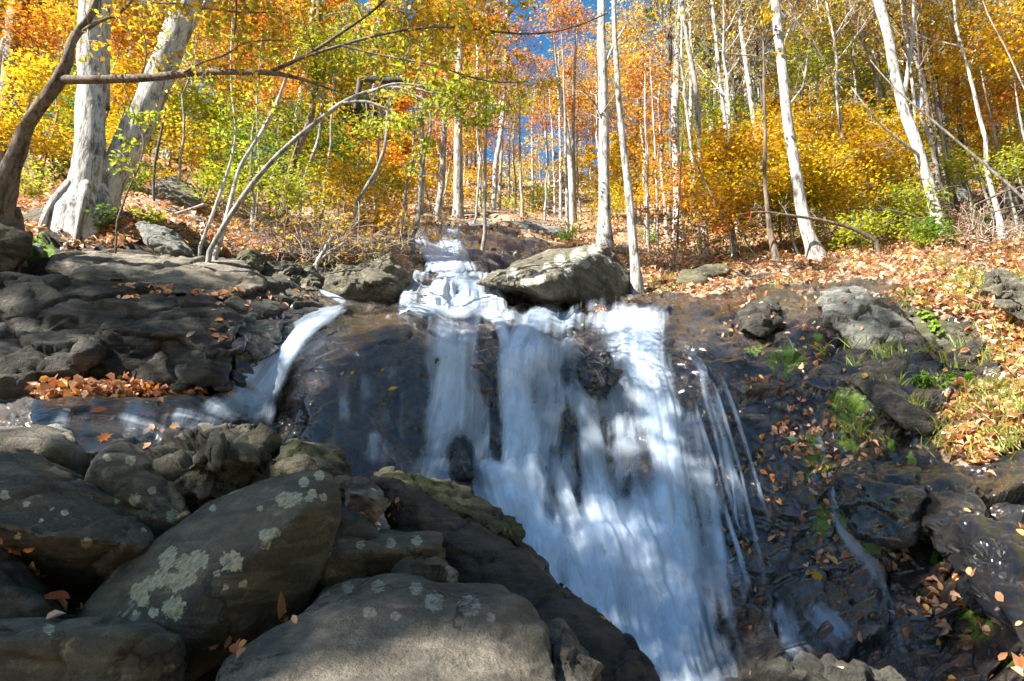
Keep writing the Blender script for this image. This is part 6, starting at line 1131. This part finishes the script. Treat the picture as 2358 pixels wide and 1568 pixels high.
# the wood carried on out of view, trees added to cut low sky light
rg = np.random.default_rng(9)
for i in range(44):
    if i < 26: x, y = rg.uniform(-22, 26), rg.uniform(-24, -8)
    else: x, y = rg.uniform(10, 22), rg.uniform(-8, 8)
    plant(tallP[int(rg.integers(0, 3))], (x, y, float(hill_z(np.array(x), np.array(y)))-1.6), rg.uniform(0, 6.28), (rg.uniform(.8, 1.1), rg.uniform(.8, 1.05)), (YG, Yc, Gc)[i % 3], 'tree', 'unseen tree added behind or beside the camera to cut sky light, ' + names[(YG, Yc, Gc)[i % 3]] + ' leaves', 'unseen trees added behind the camera with ' + names[(YG, Yc, Gc)[i % 3]] + ' leaves')

km = N('moss_cushion'); wm = km.coord('World'); km.end(km.bsdf(Base_Color=km.mix(km.noise(wm, 60, 4, .7), (.05, .12, .005), (.36, .55, .02)), Roughness=.9, Normal=km.bump(km.noise(wm, 90, 4, .8), 1, .03)))
hs_m = []
for (mu, mv, mr) in [(2118, 722, 7), (2130, 722, 9), (2142, 730, 11), (2150, 742, 10), (2143, 752, 8), (2158, 752, 10), (2170, 764, 9), (2160, 772, 7), (2180, 776, 7), (2128, 734, 7), (2150, 762, 7)]:
    hh = rock_hit(mu, mv, 8); D0 = float(hh[0][1]) if hh is not None else ground_D(mu, mv); an = np.linspace(0, 6.28, 10)[:-1]
    hs_m.append(np.concatenate([P(mu+mr*np.cos(an)*1.15, mv+mr*np.sin(an)*.8, D0+.05), P(mu+mr*.6*np.cos(an), mv+mr*.45*np.sin(an), D0-.03)]))
rock('moss_patch', 'vivid green moss patch on the rust stained block', 'moss', hs_m, 'moss_cushion', .007, .02, 0, 4, .014, 2, None, seed=3)
EXPO = 1.97
w_ = bpy.data.worlds.new('World'); scene.world = w_; w_.use_nodes = True; nt = w_.node_tree
sky = nt.nodes.new('ShaderNodeTexSky'); sky.sky_type = 'NISHITA'; sky.sun_disc = False
sky.sun_elevation = math.asin(SUN[2]); sky.sun_rotation = math.atan2(SUN[0], SUN[1])
sky.air_density = 1.0; sky.dust_density = .3; sky.ozone_density = 2.5
bg = nt.nodes['Background']; hs_ = nt.nodes.new('ShaderNodeHueSaturation'); hs_.inputs['Saturation'].default_value = 1.3; hs_.inputs['Hue'].default_value = .49; nt.links.new(sky.outputs[0], hs_.inputs['Color']); nt.links.new(hs_.outputs[0], bg.inputs[0]); bg.inputs[1].default_value = .062
sl_ = bpy.data.lights.new('sun', 'SUN'); sl_.energy = 5.0; sl_.angle = math.radians(.53); sl_.color = (1, .95, .87)
so = bpy.data.objects.new('sun', sl_); COL.objects.link(so); so.rotation_euler = Vector([float(c) for c in SUN]).to_track_quat('Z', 'Y').to_euler()
cam = bpy.data.cameras.new('camera'); cam.lens = 24; cam.sensor_width = 36; cam.clip_end = 2000; cam.clip_start = .05
co_ = bpy.data.objects.new('camera', cam); COL.objects.link(co_); co_.rotation_euler = (math.pi/2+TILT, 0, 0); scene.camera = co_
scene.view_settings.view_transform = 'Standard'; scene.view_settings.look = 'None'; scene.view_settings.exposure = EXPO; scene.view_settings.gamma = 1
cy = scene.cycles; cy.max_bounces = 8; cy.diffuse_bounces = 3; cy.glossy_bounces = 3; cy.transmission_bounces = 4; cy.transparent_max_bounces = 24
cy.use_denoising = True; cy.sample_clamp_indirect = 6; cy.caustics_reflective = False; cy.caustics_refractive = False
